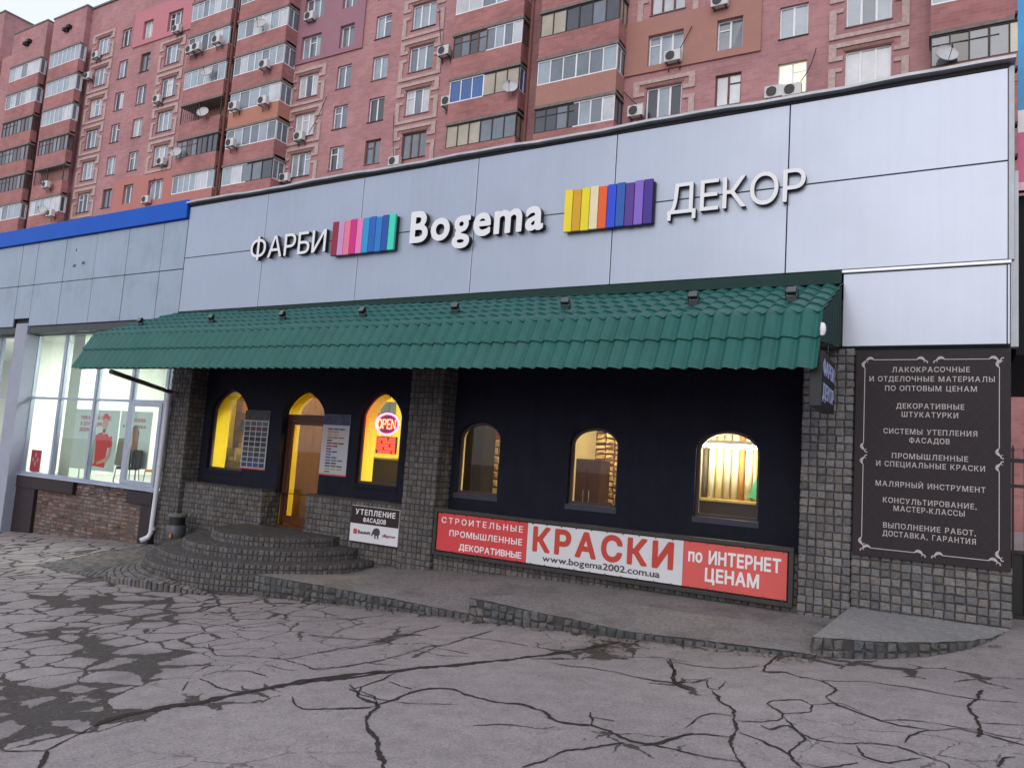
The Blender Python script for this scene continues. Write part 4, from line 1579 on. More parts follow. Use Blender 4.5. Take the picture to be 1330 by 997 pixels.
# ------------------------------------------------------------------ steps, apron and ramps
SC = (-10.35, 9.85)
def ring_steps():
    t = thing("entrance_steps", "curved cobble steps rising to the shop door", "steps", (SC[0], SC[1], -2.2))
    spec = [(1.17, -1.54, .17), (1.62, -1.69, .18), (2.0, -1.85, .17), (2.2, -2.0, .26)]
    rg = random.Random(21)
    for r, zt, h in spec:
        mb = MB()
        n = 60
        a0, a1 = math.pi * .97, math.pi * 2.03
        clipx = -9.0 if r > 2.1 else 99
        ring = []
        for k in range(n + 1):
            a = a0 + (a1 - a0) * k / n
            ring.append((min(SC[0] + (r - .012) * math.cos(a), clipx), min(SC[1] + (r - .012) * math.sin(a), 10.095)))
        poly = [(ring[0][0], 10.095)] + ring + [(ring[-1][0], 10.095)]
        mb.prism(poly, 'z', zt - h - .12, zt, mi=1)
        L = (a1 - a0) * r
        def keep(u, v):
            a = a0 + u / r
            x, y = SC[0] + r * math.cos(a), SC[1] + r * math.sin(a)
            return y < 10.07 and x < clipx
        P = lambda u, nn, v: (SC[0] + (r - .012 + nn) * math.cos(a0 + u / r), SC[1] + (r - .012 + nn) * math.sin(a0 + u / r), v)
        stones(mb, 0, L, zt - h + .0, zt - .002, .085, .085, P, bulge=.022, gap=.014, jit=.004, rng=rg, keep=keep)
        # setts along the nosing and over the tread
        for q in range(4):
            rr_ = r - .02 - q * .105
            if rr_ < .3:
                break
            L2 = (a1 - a0) * rr_
            def keep2(u, v, rr_=rr_):
                a = a0 + u / rr_
                return SC[1] + rr_ * math.sin(a) < 10.05 and SC[0] + rr_ * math.cos(a) < clipx - .03
            P2 = lambda u, nn, v, rr_=rr_: (SC[0] + (rr_ - v) * math.cos(a0 + u / rr_), SC[1] + (rr_ - v) * math.sin(a0 + u / rr_), zt - .004 + nn * .45)
            stones(mb, 0, L2, 0, .10, .095, .10, P2, bulge=.009, gap=.009, jit=.004, rng=rg, keep=keep2)
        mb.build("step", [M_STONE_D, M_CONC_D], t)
ring_steps()

def apron():
    mb = MB()
    rg = random.Random(4)
    A = [(-14.15, 7.68), (-11.78, 7.42), (-11.3, 9.9), (-14.0, 9.8)]
    B = [(-11.95, 7.44), (-11.2, 7.40), (-10.45, 7.43), (-9.64, 7.66), (-8.95, 8.12), (-8.95, 9.9), (-12.9, 9.9)]
    def zA(x, y):
        k = .118 + (.055 - .118) * min(1, max(0, (x + 14.2) / 2.4))
        return -2.18 - max(0, 9.8 - y) * k
    def zB(x, y):
        d = math.hypot(x - SC[0], y - SC[1]) - 2.2
        return -2.135 - .25 * max(0, d) - .14 * max(0, x + 10.4)
    for poly, zf in ((A, zA), (B, zB)):
        n = len(poly)
        st = .08
        gx = np.arange(min(p[0] for p in poly), max(p[0] for p in poly), st)
        gy = np.arange(min(p[1] for p in poly), max(p[1] for p in poly), st)
        for x in gx:
            for y in gy:
                if inpoly(np.array([x + st / 2]), np.array([y + st / 2]), poly)[0]:
                    q = [(x, y), (x + st, y), (x + st, y + st), (x, y + st)]
                    mb.add([(u, v, zf(u, v) - .022) for u, v in q], [(0, 1, 2, 3)], 1)
        for i in range(n):
            (xa, ya), (xb, yb) = poly[i], poly[(i + 1) % n]
            mb.add([(xa, ya, gz(xa, ya) - .2), (xb, yb, gz(xb, yb) - .2), (xb, yb, zf(xb, yb) - .012), (xa, ya, zf(xa, ya) - .012)], [(0, 1, 2, 3)], 1)
            # upright setts along the two outer edges
            if ya < 8.2 and yb < 8.2:
                L = math.hypot(xb - xa, yb - ya)
                ux, uy = (xb - xa) / L, (yb - ya) / L
                for k in range(max(1, round(L / .1))):
                    t = (k + .5) / max(1, round(L / .1))
                    zt = zf(xa + (xb - xa) * t, ya + (yb - ya) * t)
                    hh = zt - gz(xa + (xb - xa) * t, ya + (yb - ya) * t) + .03
                    if hh > .04:
                        stones(mb, L * t - .048, L * t + .048, zt - hh, zt, .1, hh, lambda u, nn, v: (xa + ux * u + uy * (nn - .008), ya + uy * u - ux * (nn - .008), v), bulge=.03, gap=.014, jit=.008, rng=rg)
        r = 2.22
        while r < 4.9:
            L = 2 * math.pi * r
            def keep(u, v):
                a = u / r
                return bool(inpoly(np.array([SC[0] + (r + v) * math.cos(a)]), np.array([SC[1] + (r + v) * math.sin(a)]), poly)[0])
            def P(u, nn, v):
                a = u / r
                x, y = SC[0] + (r + v) * math.cos(a), SC[1] + (r + v) * math.sin(a)
                return (x, y, zf(x, y) - .018 + nn * .8)
            stones(mb, L * .48, L * .90, 0, .10, .10, .10, lambda u, nn, v: P(u, nn, .10 - v), bulge=.014, gap=.016, jit=.006, rng=rg, keep=lambda u, v: keep(u, .1 - v))
            r += .10
    t = mb.build("paved_apron", [mat("apron sett", (.15, .138, .136), .85, var=.25, vscale=24, island=.28, bump=.5, bscale=70, spec=.25), mat("sett joint", (.035, .032, .032), .95, var=.3, vscale=20)], None, recalc=True)
    tag(t, kind='structure')
apron()

def ramp_obj(name, label, top, edge, seed, m=None):
    """top: list of (x,y,z) outline; edge: indices of the outline run that is faced with stones"""
    t = thing(name, label, "ramp", (top[0][0], top[0][1], gz(top[0][0], top[0][1])), "concrete ramps along the shop front")
    # fine grid top by triangulating the outline with interior waver
    bm = bmesh.new()
    vs = [bm.verts.new(p) for p in top]
    f = bm.faces.new(vs)
    bmesh.ops.triangulate(bm, faces=[f])
    bmesh.ops.subdivide_edges(bm, edges=list(bm.edges), cuts=5, use_grid_fill=True)
    rg = random.Random(seed)
    for v in bm.verts:
        v.co.z += rg.uniform(-.004, .004)
    if f.normal.z < 0:
        pass
    bmesh.ops.recalc_face_normals(bm, faces=bm.faces)
    mb = MB()
    mb.bm(bm)
    n = len(top)
    for i in range(n):
        a, b = top[i], top[(i + 1) % n]
        mb.quad((a[0], a[1], gz(a[0], a[1]) - .2), (b[0], b[1], gz(b[0], b[1]) - .2), (b[0], b[1], b[2] - .004), (a[0], a[1], a[2] - .004), mi=1)
    o = mb.build("slab", [m or M_CONC, M_MORTAR], t)
    mb = MB()
    for i in edge:
        a, b = Vector(top[i]), Vector(top[(i + 1) % n])
        d = (b - a)
        L = Vector((d.x, d.y)).length
        ux, uy = d.x / L, d.y / L
        nx, ny = uy, -ux
        nseg = max(1, round(L / .11))
        for k in range(nseg):
            ta, tb = k / nseg, (k + 1) / nseg
            za, zb = a.z + d.z * ta, a.z + d.z * tb
            xa, ya = a.x + d.x * ta, a.y + d.y * ta
            hgt = (za + zb) / 2 - gz(xa, ya) + .03
            if hgt < .035:
                continue
            rows = max(1, round(hgt / .10))
            zt0 = (za + zb) / 2
            stones(mb, L * ta, L * tb, zt0 - hgt, zt0 - .006, .2, hgt / rows, lambda u, nn, v: (a.x + ux * u + nx * (nn - .008), a.y + uy * u + ny * (nn - .008), v), bulge=.034, gap=.014, jit=.015, rng=rg, keep=lambda u, v: rg.random() > .05)
    mb.build("kerb_stones", [mat("kerb stone", (.095, .096, .098), .85, var=.5, vscale=9, island=.28, bump=.6, bscale=60, spec=.25)], t)
    return t
ramp_obj("ramp", "left concrete ramp beside the curved steps, with tall cobble kerb",
         [(-9.02, 8.13, -1.975), (-7.1, 8.22, -1.965), (-5.22, 8.22, -1.965), (-3.8, 10.07, -1.69), (-5.3, 10.07, -1.72), (-7.2, 10.07, -1.84), (-8.95, 10.07, -2.02)], [0, 1, 6], 31)
ramp_obj("ramp", "middle concrete ramp under the right half of the banner, low cobble kerb",
         [(-5.20, 8.20, -1.76), (-3.1, 8.20, -1.815), (-1.12, 8.32, -1.735), (-.99, 10.05, -1.63), (-2.4, 10.05, -1.645), (-3.72, 10.05, -1.66)], [0, 1, 5], 32)
ramp_obj("ramp", "wedge shaped rounded concrete ramp under the tall services poster",
         [(-1.16, 8.36, -1.575), (-.61, 8.62, -1.565), (-.13, 8.92, -1.545), (.18, 9.22, -1.525), (.43, 9.55, -1.505), (.63, 10.03, -1.46), (-.985, 10.03, -1.475)], [0, 1, 2, 3, 4, 6], 33,
         mat("pale concrete", (.275, .262, .262), .92, var=.34, vscale=22, bump=.8, bscale=40, spec=.2, dirt=(.2, .19, .19), dscale=3, damount=.5))

# leaves and grit blown against the kerbs
mb = MB()
rg = random.Random(77)
def litter(x, y, s):
    a = rg.uniform(0, 6.28)
    z = gz(x, y) + .012
    u = Vector((math.cos(a), math.sin(a), rg.uniform(-.3, .3))) * s
    w = Vector((-math.sin(a), math.cos(a), rg.uniform(-.4, .4))) * s * rg.uniform(.35, .8)
    c = Vector((x, y, z + s * .3))
    mb.add([c - u, c + w * .8, c + u, c - w * .8], [(0, 1, 2, 3)])
for k in range(900):
    x = rg.uniform(-8.9, .5)
    y = 8.15 - abs(rg.gauss(0, .07)) if x < -1.1 else (8.36 + (x + 1.16) * .72 - .06 - abs(rg.gauss(0, .05)) if x < .2 else 9.3)
    litter(x, y, rg.uniform(.008, .024))
for k in range(260):
    litter(-3.1 + rg.gauss(0, .22), 7.75 + rg.gauss(0, .35), rg.uniform(.008, .028))
for k in range(500):
    litter(rg.uniform(-13, 0), rg.uniform(3.5, 8.1), rg.uniform(.004, .014))
tag(mb.build("leaf_litter", mat("dry leaf", (.10, .062, .035), .9, var=.4, vscale=30, island=.6)), kind='stuff', label="dry leaves and grit gathered along the ramp kerbs", cat="leaf litter")

# ------------------------------------------------------------------ downpipe and bin
dp = thing("downpipe", "white plastic downpipe on the left edge of the shop", "downpipe", (-14.1, 9.9, -2.2))
mb = MB()
mb.tube([(-14.06, 9.90, .96), (-14.08, 9.90, .80), (-14.11, 9.90, -.6), (-14.15, 9.90, -1.98), (-14.17, 9.86, -2.08), (-14.24, 9.74, -2.15)], .050, 14)
mb.build("pipe", mat("white pipe", (.60, .62, .68), .4, var=.08, vscale=5), dp, smooth=True)
mb = MB()
for z in (.75, -.62, -1.9):
    mb.tube([(-14.11, 9.90, z - .03), (-14.11, 9.90, z + .03)], .060, 14)
mb.build("collar", mat("grey pipe", (.5, .52, .56), .4), dp)
bn = thing("litter_bin", "grey litter bin with black slot standing left of the steps", "bin", (-13.12, 9.72, -2.2))
mb = MB()
mb.lathe([(.0, -2.18), (.17, -2.18), (.185, -1.72), (.175, -1.71)], (-13.12, 9.72, 0), 24)
mb.build("bucket", mat("bin grey", (.085, .088, .10), .5, .2, var=.2, vscale=8), bn, smooth=True)
mb = MB()
mb.lathe([(.178, -1.56), (.19, -1.555), (.17, -1.50), (.0, -1.49)], (-13.12, 9.72, 0), 24)
mb.build("lid", mat("bin lid", (.12, .12, .125), .6, var=.2), bn, smooth=True)
mb = MB()
mb.lathe([(.155, -1.72), (.155, -1.55)], (-13.12, 9.72, 0), 24)
mb.build("dark_slot", M_BLACK, bn)
mb = MB()
mb.lathe([(.019, 0), (.019, .01)], n=8, M=Matrix.Translation((-13.02, 9.555, -1.90)) @ Matrix.Rotation(rad(90), 4, 'X'))
mb.prism([(-13.06, -1.94), (-12.99, -1.94), (-13.0, -1.87), (-13.05, -1.87)], 'y', 9.525, 9.535)
mb.build("orange_sticker", mat("orange sticker", (.5, .17, .02), .5), bn)

# ------------------------------------------------------------------ the neighbouring lit shop on the left
nb = thing("glazed_shop_building", "neighbouring shop with blue roof band, weathered grey panels and lit glazing", "shop building", (-20, 10.3, -2.6))
NX0 = -34.0
cols = [-14.23, -15.05, -16.32, -17.58, -18.87, -20.16, -20.9, -22.2, -23.5, -24.8, -26.1, -27.4, -28.7, -30, -31.3, -32.6, -33.9]
for i in range(len(cols) - 1):
    x1, x0 = cols[i], cols[i + 1]
    short = i == 5
    for z0, z1 in ((2.535 if not short else 2.74, 3.605), (3.605, 4.71)):
        mb = MB()
        y = 10.0 + rnd.uniform(0, .006)
        mb.box(x0 + .009, x1 - .009, y, y + .04, z0 + .008, z1 - .008, bev=.004)
        if i == 3 and z0 > 3:
            for q, (px, pz) in enumerate(((-18.42, 4.37), (-18.42, 3.98), (-18.05, 4.02))):
                mb.prism([(px + (.02 + .05 * (q > 0)) * math.cos(a), pz + .04 * math.sin(a)) for a in [2 * math.pi * k / 8 for k in range(8)]], 'y', y - .004, y - .001, mi=1)
        mb.build("fascia_panel", [M_PANEL_L, mat("hole rust", (.12, .10, .10), .8)], nb)
mb = MB()
mb.box(NX0, -14.23, 10.05, 10.14, 2.75, 4.9)
mb.box(NX0, -20.92, 10.05, 10.14, 2.42, 2.75)
mb.box(-20.92, -20.15, 10.10, 10.42, 2.55, 2.9)
mb.box(-20.15, -14.23, 10.05, 10.14, 2.42, 2.75)
mb.build("fascia_backing", M_SEAM, nb)
mb = MB()
mb.box(NX0, -14.235, 9.93, 10.12, 4.715, 5.13, bev=.01)
mb.build("blue_band", mat("blue band", (.008, .095, .50), .5, var=.06, vscale=1.5, spec=.15), nb)
mb = MB()
mb.box(NX0, -20.74, 10.02, 10.34, 2.36, 2.52)
mb.box(-20.18, -14.25, 10.02, 10.34, 2.36, 2.52)
mb.build("head_trim", mat("dark grey trim", (.05, .06, .065), .6, var=.2), nb)
mb = MB()
mb.box(-20.74, -20.18, 10.0, 10.42, -2.9, 2.62, bev=.015)
mb.build("column", mat("pale column render", (.32, .34, .42), .85, var=.12, vscale=3, bump=.15, bscale=50, dirt=(.22, .23, .29), dscale=1.5, damount=.4), nb)
FRM = mat("aluminium window frame", (.36, .40, .50), .45, .35, var=.08, vscale=4)
def glazed_bay(xs, right_window):
    mb = MB()
    z0, z1, zt = -1.13, 2.38, .75
    x0, x1 = xs[0], xs[-1]
    mb.box(x0, x1, 10.285, 10.36, z0 - .07, z0 + .02, bev=.006)
    mb.box(x0, x1, 10.285, 10.36, z1 - .05, z1 + .02, bev=.006)
    mb.box(x0, x1, 10.292, 10.352, zt - .028, zt + .028)
    for x in xs:
        mb.box(x - .042, x + .042, 10.28, 10.40, z0 + .02, z1 - .05)
        mb.box(x + .043, x + .068, 10.31, 10.37, z0 + .02, z1 - .05)
    f = mb.build("window", FRM, nb)
    if right_window:
        mb = MB()
        a, b = xs[-2] + .06, xs[-1] - .045
        mb.box(a, b, 10.262, 10.33, z0 + .03, z0 + .12, bev=.006)
        mb.box(a, b, 10.262, 10.33, zt - .12, zt - .03, bev=.006)
        mb.box(a, a + .1, 10.264, 10.328, z0 + .12, zt - .12, bev=.005)
        mb.box(b - .1, b, 10.264, 10.328, z0 + .12, zt - .12, bev=.005)
        mb.build("sash", FRM, f)
    mb = MB()
    mb.box(x0, x1, 10.335, 10.341, z0, z1)
    mb.build("glass", glass_mat("shopfront glass", (.955, .985, .965), .03), f)
glazed_bay([-20.22, -18.86, -17.38, -15.98, -14.74], True)
glazed_bay([-26.2, -24.8, -23.4, -22.0, -20.70], False)
mb = MB()
mb.box(-20.62, -17.70, 10.22, 10.5, -1.50, -1.205, bev=.01)
mb.box(-15.62, -14.72, 10.22, 10.5, -1.50, -1.235, bev=.01)
mb.box(-20.58, -19.33, 10.24, 10.5, -2.95, -1.50, bev=.008)
mb.box(-15.10, -14.72, 10.24, 10.5, -2.95, -1.50, bev=.008)
mb.box(-34, -20.74, 10.24, 10.5, -3.4, -1.2, bev=.008)
mb.build("plinth", mat("brown cladding", (.024, .015, .018), .6, var=.2, vscale=4), nb)
mb = MB()
mb.box(-19.33, -15.10, 10.33, 10.5, -2.95, -1.20, mi=1)
rg = random.Random(9)
stones(mb, -19.33, -15.10, -2.62, -1.50, .25, .085, lambda u, n, v: (u, 10.345 - n, v), bulge=.035, gap=.014, jit=.012, rng=rg, keep=lambda u, v: rg.random() > .10)
stones(mb, -17.70, -15.62, -1.50, -1.215, .25, .078, lambda u, n, v: (u, 10.34 - n * 1.3, v), bulge=.04, gap=.012, jit=.014, rng=rg, keep=lambda u, v: rg.random() > .08)
mb.build("exposed_brick", [mat("old brick", (.16, .108, .095), .95, var=.5, vscale=9, island=.35, bump=.7, bscale=45, spec=.15, dirt=(.30, .27, .26), dscale=2.2, damount=.8), mat("old mortar", (.10, .085, .08), .95, var=.4, vscale=10, bump=.5)], nb)
SILLB = mat("sill sheet", (.40, .44, .54), .5, .2, var=.1)
mb = MB()
mb.box(-20.24, -14.70, 10.20, 10.34, -1.203, -1.185, bev=.004)
mb.build("sill", SILLB, nb)
M_NWALL = mat("pale green white interior", (.80, .83, .77), .85, var=.03)
mb = MB()
mb.box(NX0, -14.3, 15.5, 15.7, -1.3, 2.6)
mb.box(-14.36, -14.24, 10.45, 15.5, -3, 4.9)
mb.box(NX0, NX0 + .2, 10.4, 15.5, -3, 4.9)
mb.box(-22.6, -22.45, 11.5, 15.5, -1.3, 2.6)
mb.build("interior_wall", M_NWALL, nb)
mb = MB()
mb.box(-20.15, -19.65, 11.2, 11.9, -1.3, 2.6)
mb.build("interior_column", mat("grey green paint", (.45, .52, .43), .8, var=.03), nb)
mb = MB()
mb.box(NX0, -14.36, 10.36, 15.5, 2.55, 2.7)
mb.build("interior_ceiling", mat("white ceiling", (.78, .80, .74), .85, var=.02), nb)
mb = MB()
mb.box(NX0, -14.36, 10.5, 15.5, -1.5, -1.28)
mb.build("interior_floor", mat("grey floor tile", (.25, .25, .24), .3, var=.1), nb)
mb = MB()
mb.box(NX0, -14.24, 10.5, 24, 4.55, 4.75)
mb.build("roof", mat("roof felt", (.06, .06, .065), .9), nb)
LAMPW = mat("lit white panel", (.9, .9, .9), .5, emit=(.98, 1.0, .93), estr=64.0)
for x, y, w_ in ((-19.2, 12.6, "lit ceiling panel left in the glazed shop, above the small red notice"), (-16.3, 12.6, "lit ceiling panel right in the glazed shop, above the courier poster"), (-23.8, 12.6, "lit ceiling panel in the glazed shop beyond the pale column")):
    t = thing("ceiling_lamp", w_, "ceiling lamp", (x, y, 2.55), "ceiling lamps in the glazed shop")
    mb = MB()
    mb.box(x - .62, x + .62, y - .62, y + .62, 2.515, 2.548)
    mb.build("frame", M_WHITE, t)
    mb = MB()
    mb.box(x - .58, x + .58, y - .58, y + .58, 2.50, 2.514)
    mb.build("diffuser", LAMPW, t)

# printed courier poster (flat) on the inside of the glazing
pc = thing("courier_poster", "large pale poster of a courier in red holding a box behind the glass", "poster", (-17.7, 10.98, -.92))
PP = mat("poster paper", (.52, .62, .58), .6, var=.04)
mb = MB()
mb.box(-19.30, -17.42, 11.0, 11.02, -.95, .55)
mb.box(-17.38, -16.16, 11.0, 11.02, -.80, .55)
mb.build("poster_sheet", PP, pc)
PR = mat("poster red", (.55, .02, .02), .6)
PSK = mat("poster skin", (.50, .30, .20), .6)
PTX = mat("poster text red", (.45, .10, .10), .6)
def shape(name, pts, y, m):
    me = fill_polys([np.array(pts)], .0015, name)
    stand_up(me, 0, y, 0, 1, 1)
    me.materials.clear()
    me.materials.append(m)
    return obj(name, me, pc)
text_sheet("lettering", "УНІКАЛЬНИЙ СЕРВІС", -19.05, -17.75, 10.996, .30, .085, PTX, pc, w=.02, track=.08)
text_sheet("lettering", "З ДОСТАВКИ", -19.05, -18.0, 10.996, .15, .085, PTX, pc, w=.02, track=.08)
text_sheet("lettering", "ДОДОМУ", -19.05, -18.55, 10.996, .0, .085, PTX, pc, w=.02, track=.08)
text_sheet("lettering", "ДО ПОСИЛКИ", -17.1, -16.4, 10.996, .30, .075, PTX, pc, w=.02, track=.08)
text_sheet("lettering", "КУДИ ТРЕБА", -17.25, -16.35, 10.996, .15, .06, INK, pc, w=.014, track=.08)
shape("printed_shirt", [(-18.33, -.10), (-18.2, -.03), (-18.08, -.01), (-17.98, -.06), (-17.86, -.02), (-17.74, -.12), (-17.66, -.07), (-17.60, -.32), (-17.70, -.38), (-17.78, -.36), (-17.80, -.55), (-17.82, -.86), (-18.40, -.84), (-18.36, -.5), (-18.40, -.28)], 10.995, PR)
shape("printed_head", [(-18.06, -.02), (-18.05, .08), (-18.10, .20), (-18.08, .34), (-17.88, .34), (-17.86, .22), (-17.90, .10), (-17.95, .02), (-17.93, -.03), (-18.0, -.07)], 10.994, PSK)
shape("printed_cap", [(-18.10, .31), (-18.09, .40), (-18.02, .47), (-17.92, .46), (-17.84, .38), (-17.83, .28), (-17.88, .33), (-17.98, .35)], 10.991, PR)
shape("printed_beard", [(-18.05, .02), (-18.03, .07), (-17.94, .08), (-17.92, .02), (-17.98, -.01)], 10.991, mat("poster dark", (.06, .05, .04), .6))
shape("printed_arm", [(-17.70, -.38), (-17.60, -.34), (-17.63, -.56), (-17.78, -.72), (-18.15, -.80), (-18.15, -.74), (-17.84, -.64), (-17.74, -.54)], 10.991, PSK)
shape("printed_box", [(-18.52, -.20), (-18.28, -.22), (-18.24, -.78), (-18.5, -.76)], 10.989, mat("poster card", (.48, .40, .26), .6))
shape("printed_boxes", [(-17.36, -.12), (-17.0, -.10), (-16.98, -.78), (-17.42, -.76)], 10.994, mat("poster parcels", (.19, .17, .11), .6))
shape("printed_hair", [(-16.86, .18), (-16.68, .22), (-16.58, .05), (-16.6, -.5), (-16.72, -.72), (-16.9, -.6)], 10.994, mat("poster brown hair", (.23, .12, .07), .6))
shape("printed_face", [(-16.98, -.05), (-16.84, .02), (-16.78, -.25), (-16.9, -.38), (-16.98, -.3)], 10.992, PSK)
mb = MB()
mb.tube([(-18.9, 11.03, -.95), (-18.9, 11.03, -1.28)], .02, 8)
mb.tube([(-16.6, 11.03, -.80), (-16.6, 11.03, -1.28)], .02, 8)
mb.build("stand_leg", M_GREYMETAL, pc)
rn = thing("notice_card", "small red notice card standing in the left corner of the lit window", "notice", (-19.82, 10.45, -1.05))
mb = MB()
mb.box(-20.06, -19.62, 10.44, 10.455, -1.10, -.56)
mb.build("card", mat("notice red", (.42, .012, .03), .5), rn)
mb = MB()
for q, (dx_, dz_) in enumerate(((0, .12), (-.1, 0), (.1, 0), (0, -.1))):
    mb.prism([(-19.84 + dx_, -.80 + dz_ + .07), (-19.79 + dx_, -.80 + dz_), (-19.84 + dx_, -.80 + dz_ - .07), (-19.89 + dx_, -.80 + dz_)], 'y', 10.432, 10.438)
mb.build("printed_mark", mat("notice pink", (.6, .25, .28), .5), rn)
mb = MB()
mb.box(-20.0, -19.7, 10.455, 10.56, -1.12, -1.09)
mb.build("foot", M_WHITE, rn)
# chairs and a plant by the opening sash
def chair(x, y, label, m):
    t = thing("shop_chair", label, "chair", (x, y, -1.28))
    mb = MB()
    for k in range(9):
        a = rad(-70 + 140 * k / 8)
        mb.box(x + .25 * math.sin(a) - .035, x + .25 * math.sin(a) + .035, y + .25 * math.cos(a) - .015, y + .25 * math.cos(a) + .015, -.80, -.36, bev=.008)
    mb.build("backrest", m, t)
    mb = MB()
    mb.lathe([(0, -.82), (.24, -.82), (.25, -.79), (.23, -.76), (0, -.75)], (x, y, 0), 20)
    mb.build("seat", m, t)
    for sx_ in (-.17, .17):
        for sy_ in (-.17, .17):
            mb = MB()
            mb.tube([(x + sx_, y + sy_, -.80), (x + sx_ * 1.2, y + sy_ * 1.2, -1.28)], .015, 6)
            mb.build("leg", M_GREYMETAL, t)
chair(-15.55, 10.85, "orange slatted chair inside the lit shop behind the opening sash", mat("orange plastic", (.65, .20, .05), .4))
chair(-16.45, 10.72, "black rounded chair inside the lit shop beside the poster", mat("dark chair shell", (.012, .014, .016), .5))
pl = thing("potted_plant", "bushy green potted plant at the right end of the lit shop window", "plant", (-15.1, 11.5, -1.28))
mb = MB()
mb.lathe([(0, -1.28), (.15, -1.28), (.20, -.95), (.18, -.95), (0, -.98)], (-15.1, 11.5, 0), 18)
mb.build("pot", mat("brown pot", (.12, .06, .03), .6), pl)
mb = MB()
rg = random.Random(8)
for k in range(150):
    a, h, q = rg.uniform(0, 6.28), rg.uniform(-.9, .1), rg.uniform(.05, .38)
    c = Vector((-15.1 + q * math.cos(a), 11.5 + q * math.sin(a), h))
    u = Vector((math.cos(a), math.sin(a), rg.uniform(-.5, .6))) * rg.uniform(.07, .14)
    w_ = Vector((-math.sin(a), math.cos(a), rg.uniform(-.3, .3))) * .03
    mb.add([c - u, c + w_, c + u, c - w_], [(0, 1, 2, 3)])
mb.build("leaves", mat("plant leaf", (.025, .08, .03), .5, var=.3, vscale=20, island=.4), pl)

# ------------------------------------------------------------------ things seen through the arched windows
def area_lamp(name, label, x, y, z, sx_, sy_, col, strength):
    t = thing("ceiling_lamp", label, "ceiling lamp", (x, y, z), "ceiling lamps in the paint shop")
    mb = MB()
    mb.box(x - sx_ - .03, x + sx_ + .03, y - sy_ - .03, y + sy_ + .03, z - .03, z)
    mb.build("frame", M_WHITE, t)
    mb = MB()
    mb.box(x - sx_, x + sx_, y - sy_, y + sy_, z - .05, z - .031)
    mb.build("diffuser", mat(name, (.9, .85, .7), .5, emit=col, estr=strength), t)
area_lamp("warm lamp panel", "warm ceiling lamp behind the yellow left porch window", -12.6, 12.0, 2.29, .3, .3, (1, .86, .40), 85.0)
area_lamp("warm lamp panel", "warm ceiling lamp behind the porch window with the neon sign", -8.9, 12.0, 2.29, .3, .3, (1, .86, .40), 85.0)
area_lamp("amber lamp panel", "amber ceiling lamp behind the shop door", -10.9, 11.2, 2.29, .22, .22, (1, .62, .22), 24.0)
area_lamp("cream lamp panel", "ceiling lamp over the dark cabinet left in the shop", -6.9, 11.6, 2.29, .15, .15, (1, .86, .58), 85.0)
area_lamp("cream lamp panel", "ceiling lamp over the stone wall in the middle of the shop", -4.9, 11.5, 2.29, .22, .22, (1, .86, .58), 85.0)

def shelf(x0, x1, y0, y1, label, seed, zmax=1.6):
    t = thing("goods_shelf", label, "shelf", ((x0 + x1) / 2, y0, -1.56))
    mb = MB()
    zs = []
    z = -1.50
    while z < zmax:
        mb.box(x0, x1, y0, y1, z, z + .03)
        zs.append(z + .03)
        z += .42
    mb.box(x0 - .03, x0 - .001, y0, y1, -1.56, zmax)
    mb.box(x1 + .001, x1 + .03, y0, y1, -1.56, zmax)
    mb.build("rack", mat("shelf wood", (.25, .15, .06), .6), t)
    r = random.Random(seed)
    pal = [mat("tin green", (.05, .16, .05), .4), mat("tin cream", (.6, .5, .25), .4), mat("tin brown", (.22, .11, .05), .4), mat("tin orange", (.5, .2, .04), .4), mat("tin white", (.6, .58, .5), .4)]
    for z in zs:
        x = x0 + .12
        while x < x1 - .1:
            rr_ = r.uniform(.06, .10)
            h = r.uniform(.14, .30)
            o = MB()
            o.lathe([(0, z), (rr_, z), (rr_, z + h), (rr_ * 1.04, z + h), (rr_ * .9, z + h + .012), (0, z + h + .01)], (x, y0 + .14, 0), 14)
            c = o.build("paint_tin", r.choice(pal), None)
            tag(c, "paint tin on the " + label.split(" shelf")[0] + " shelf of tins", "paint tin", "paint tins on the " + label.split(" shelf")[0] + " shelf")
            x += rr_ * 2 + r.uniform(.02, .10)
shelf(-13.57, -13.15, 11.25, 11.5, "tall left shelf of paint tins behind the yellow window", 3)
ct = thing("shop_counter", "pale grey heap of sample boards behind the left porch window", "counter", (-12.7, 11.4, -1.56))
mb = MB()
mb.box(-13.58, -12.8, 10.93, 11.22, -1.56, -.42, bev=.01)
mb.build("body", mat("counter grey", (.10, .085, .06), .6, var=.2), ct)
mb = MB()
for k in range(7):
    x = -13.55 + k * .10
    mb.box(x, x + .07, 10.95, 11.2, -.42, -.42 + .16 + .12 * math.sin(k * 1.9), bev=.006)
mb.build("sample_boards", mat("sample board", (.30, .26, .18), .6, var=.3, island=.4), ct)
dk = thing("display_desk", "dark desk behind the porch window with the neon sign", "desk", (-8.9, 11.6, -1.56))
mb = MB()
mb.box(-10.25, -8.7, 11.3, 11.8, -1.56, -.16, bev=.01)
mb.build("body", mat("desk dark", (.03, .022, .018), .5), dk)
mb = MB()
mb.box(-10.3, -8.65, 11.25, 11.85, -.16, -.12, bev=.008)
mb.build("top", mat("desk top", (.45, .35, .16), .4), dk)
pb = thing("pinned_papers", "pinned papers and a poster on the yellow wall behind the neon sign", "papers", (-9.4, 14.15, .6))
mb = MB()
for (x, z, w_, h, q) in ((-11.95, .9, .45, .30, 0), (-12.0, 1.25, .25, .3, 1), (-12.3, .75, .3, .25, 2), (-11.9, .45, .35, .3, 3), (-11.6, 1.25, .35, .4, 1)):
    mb.box(x, x + w_, 14.17, 14.19, z, z + h, mi=q)
mb.build("paper", [mat("paper blue", (.08, .12, .3), .6), mat("paper white", (.6, .58, .5), .6), mat("paper tan", (.35, .25, .12), .6), mat("paper grey", (.25, .22, .2), .6)], pb)
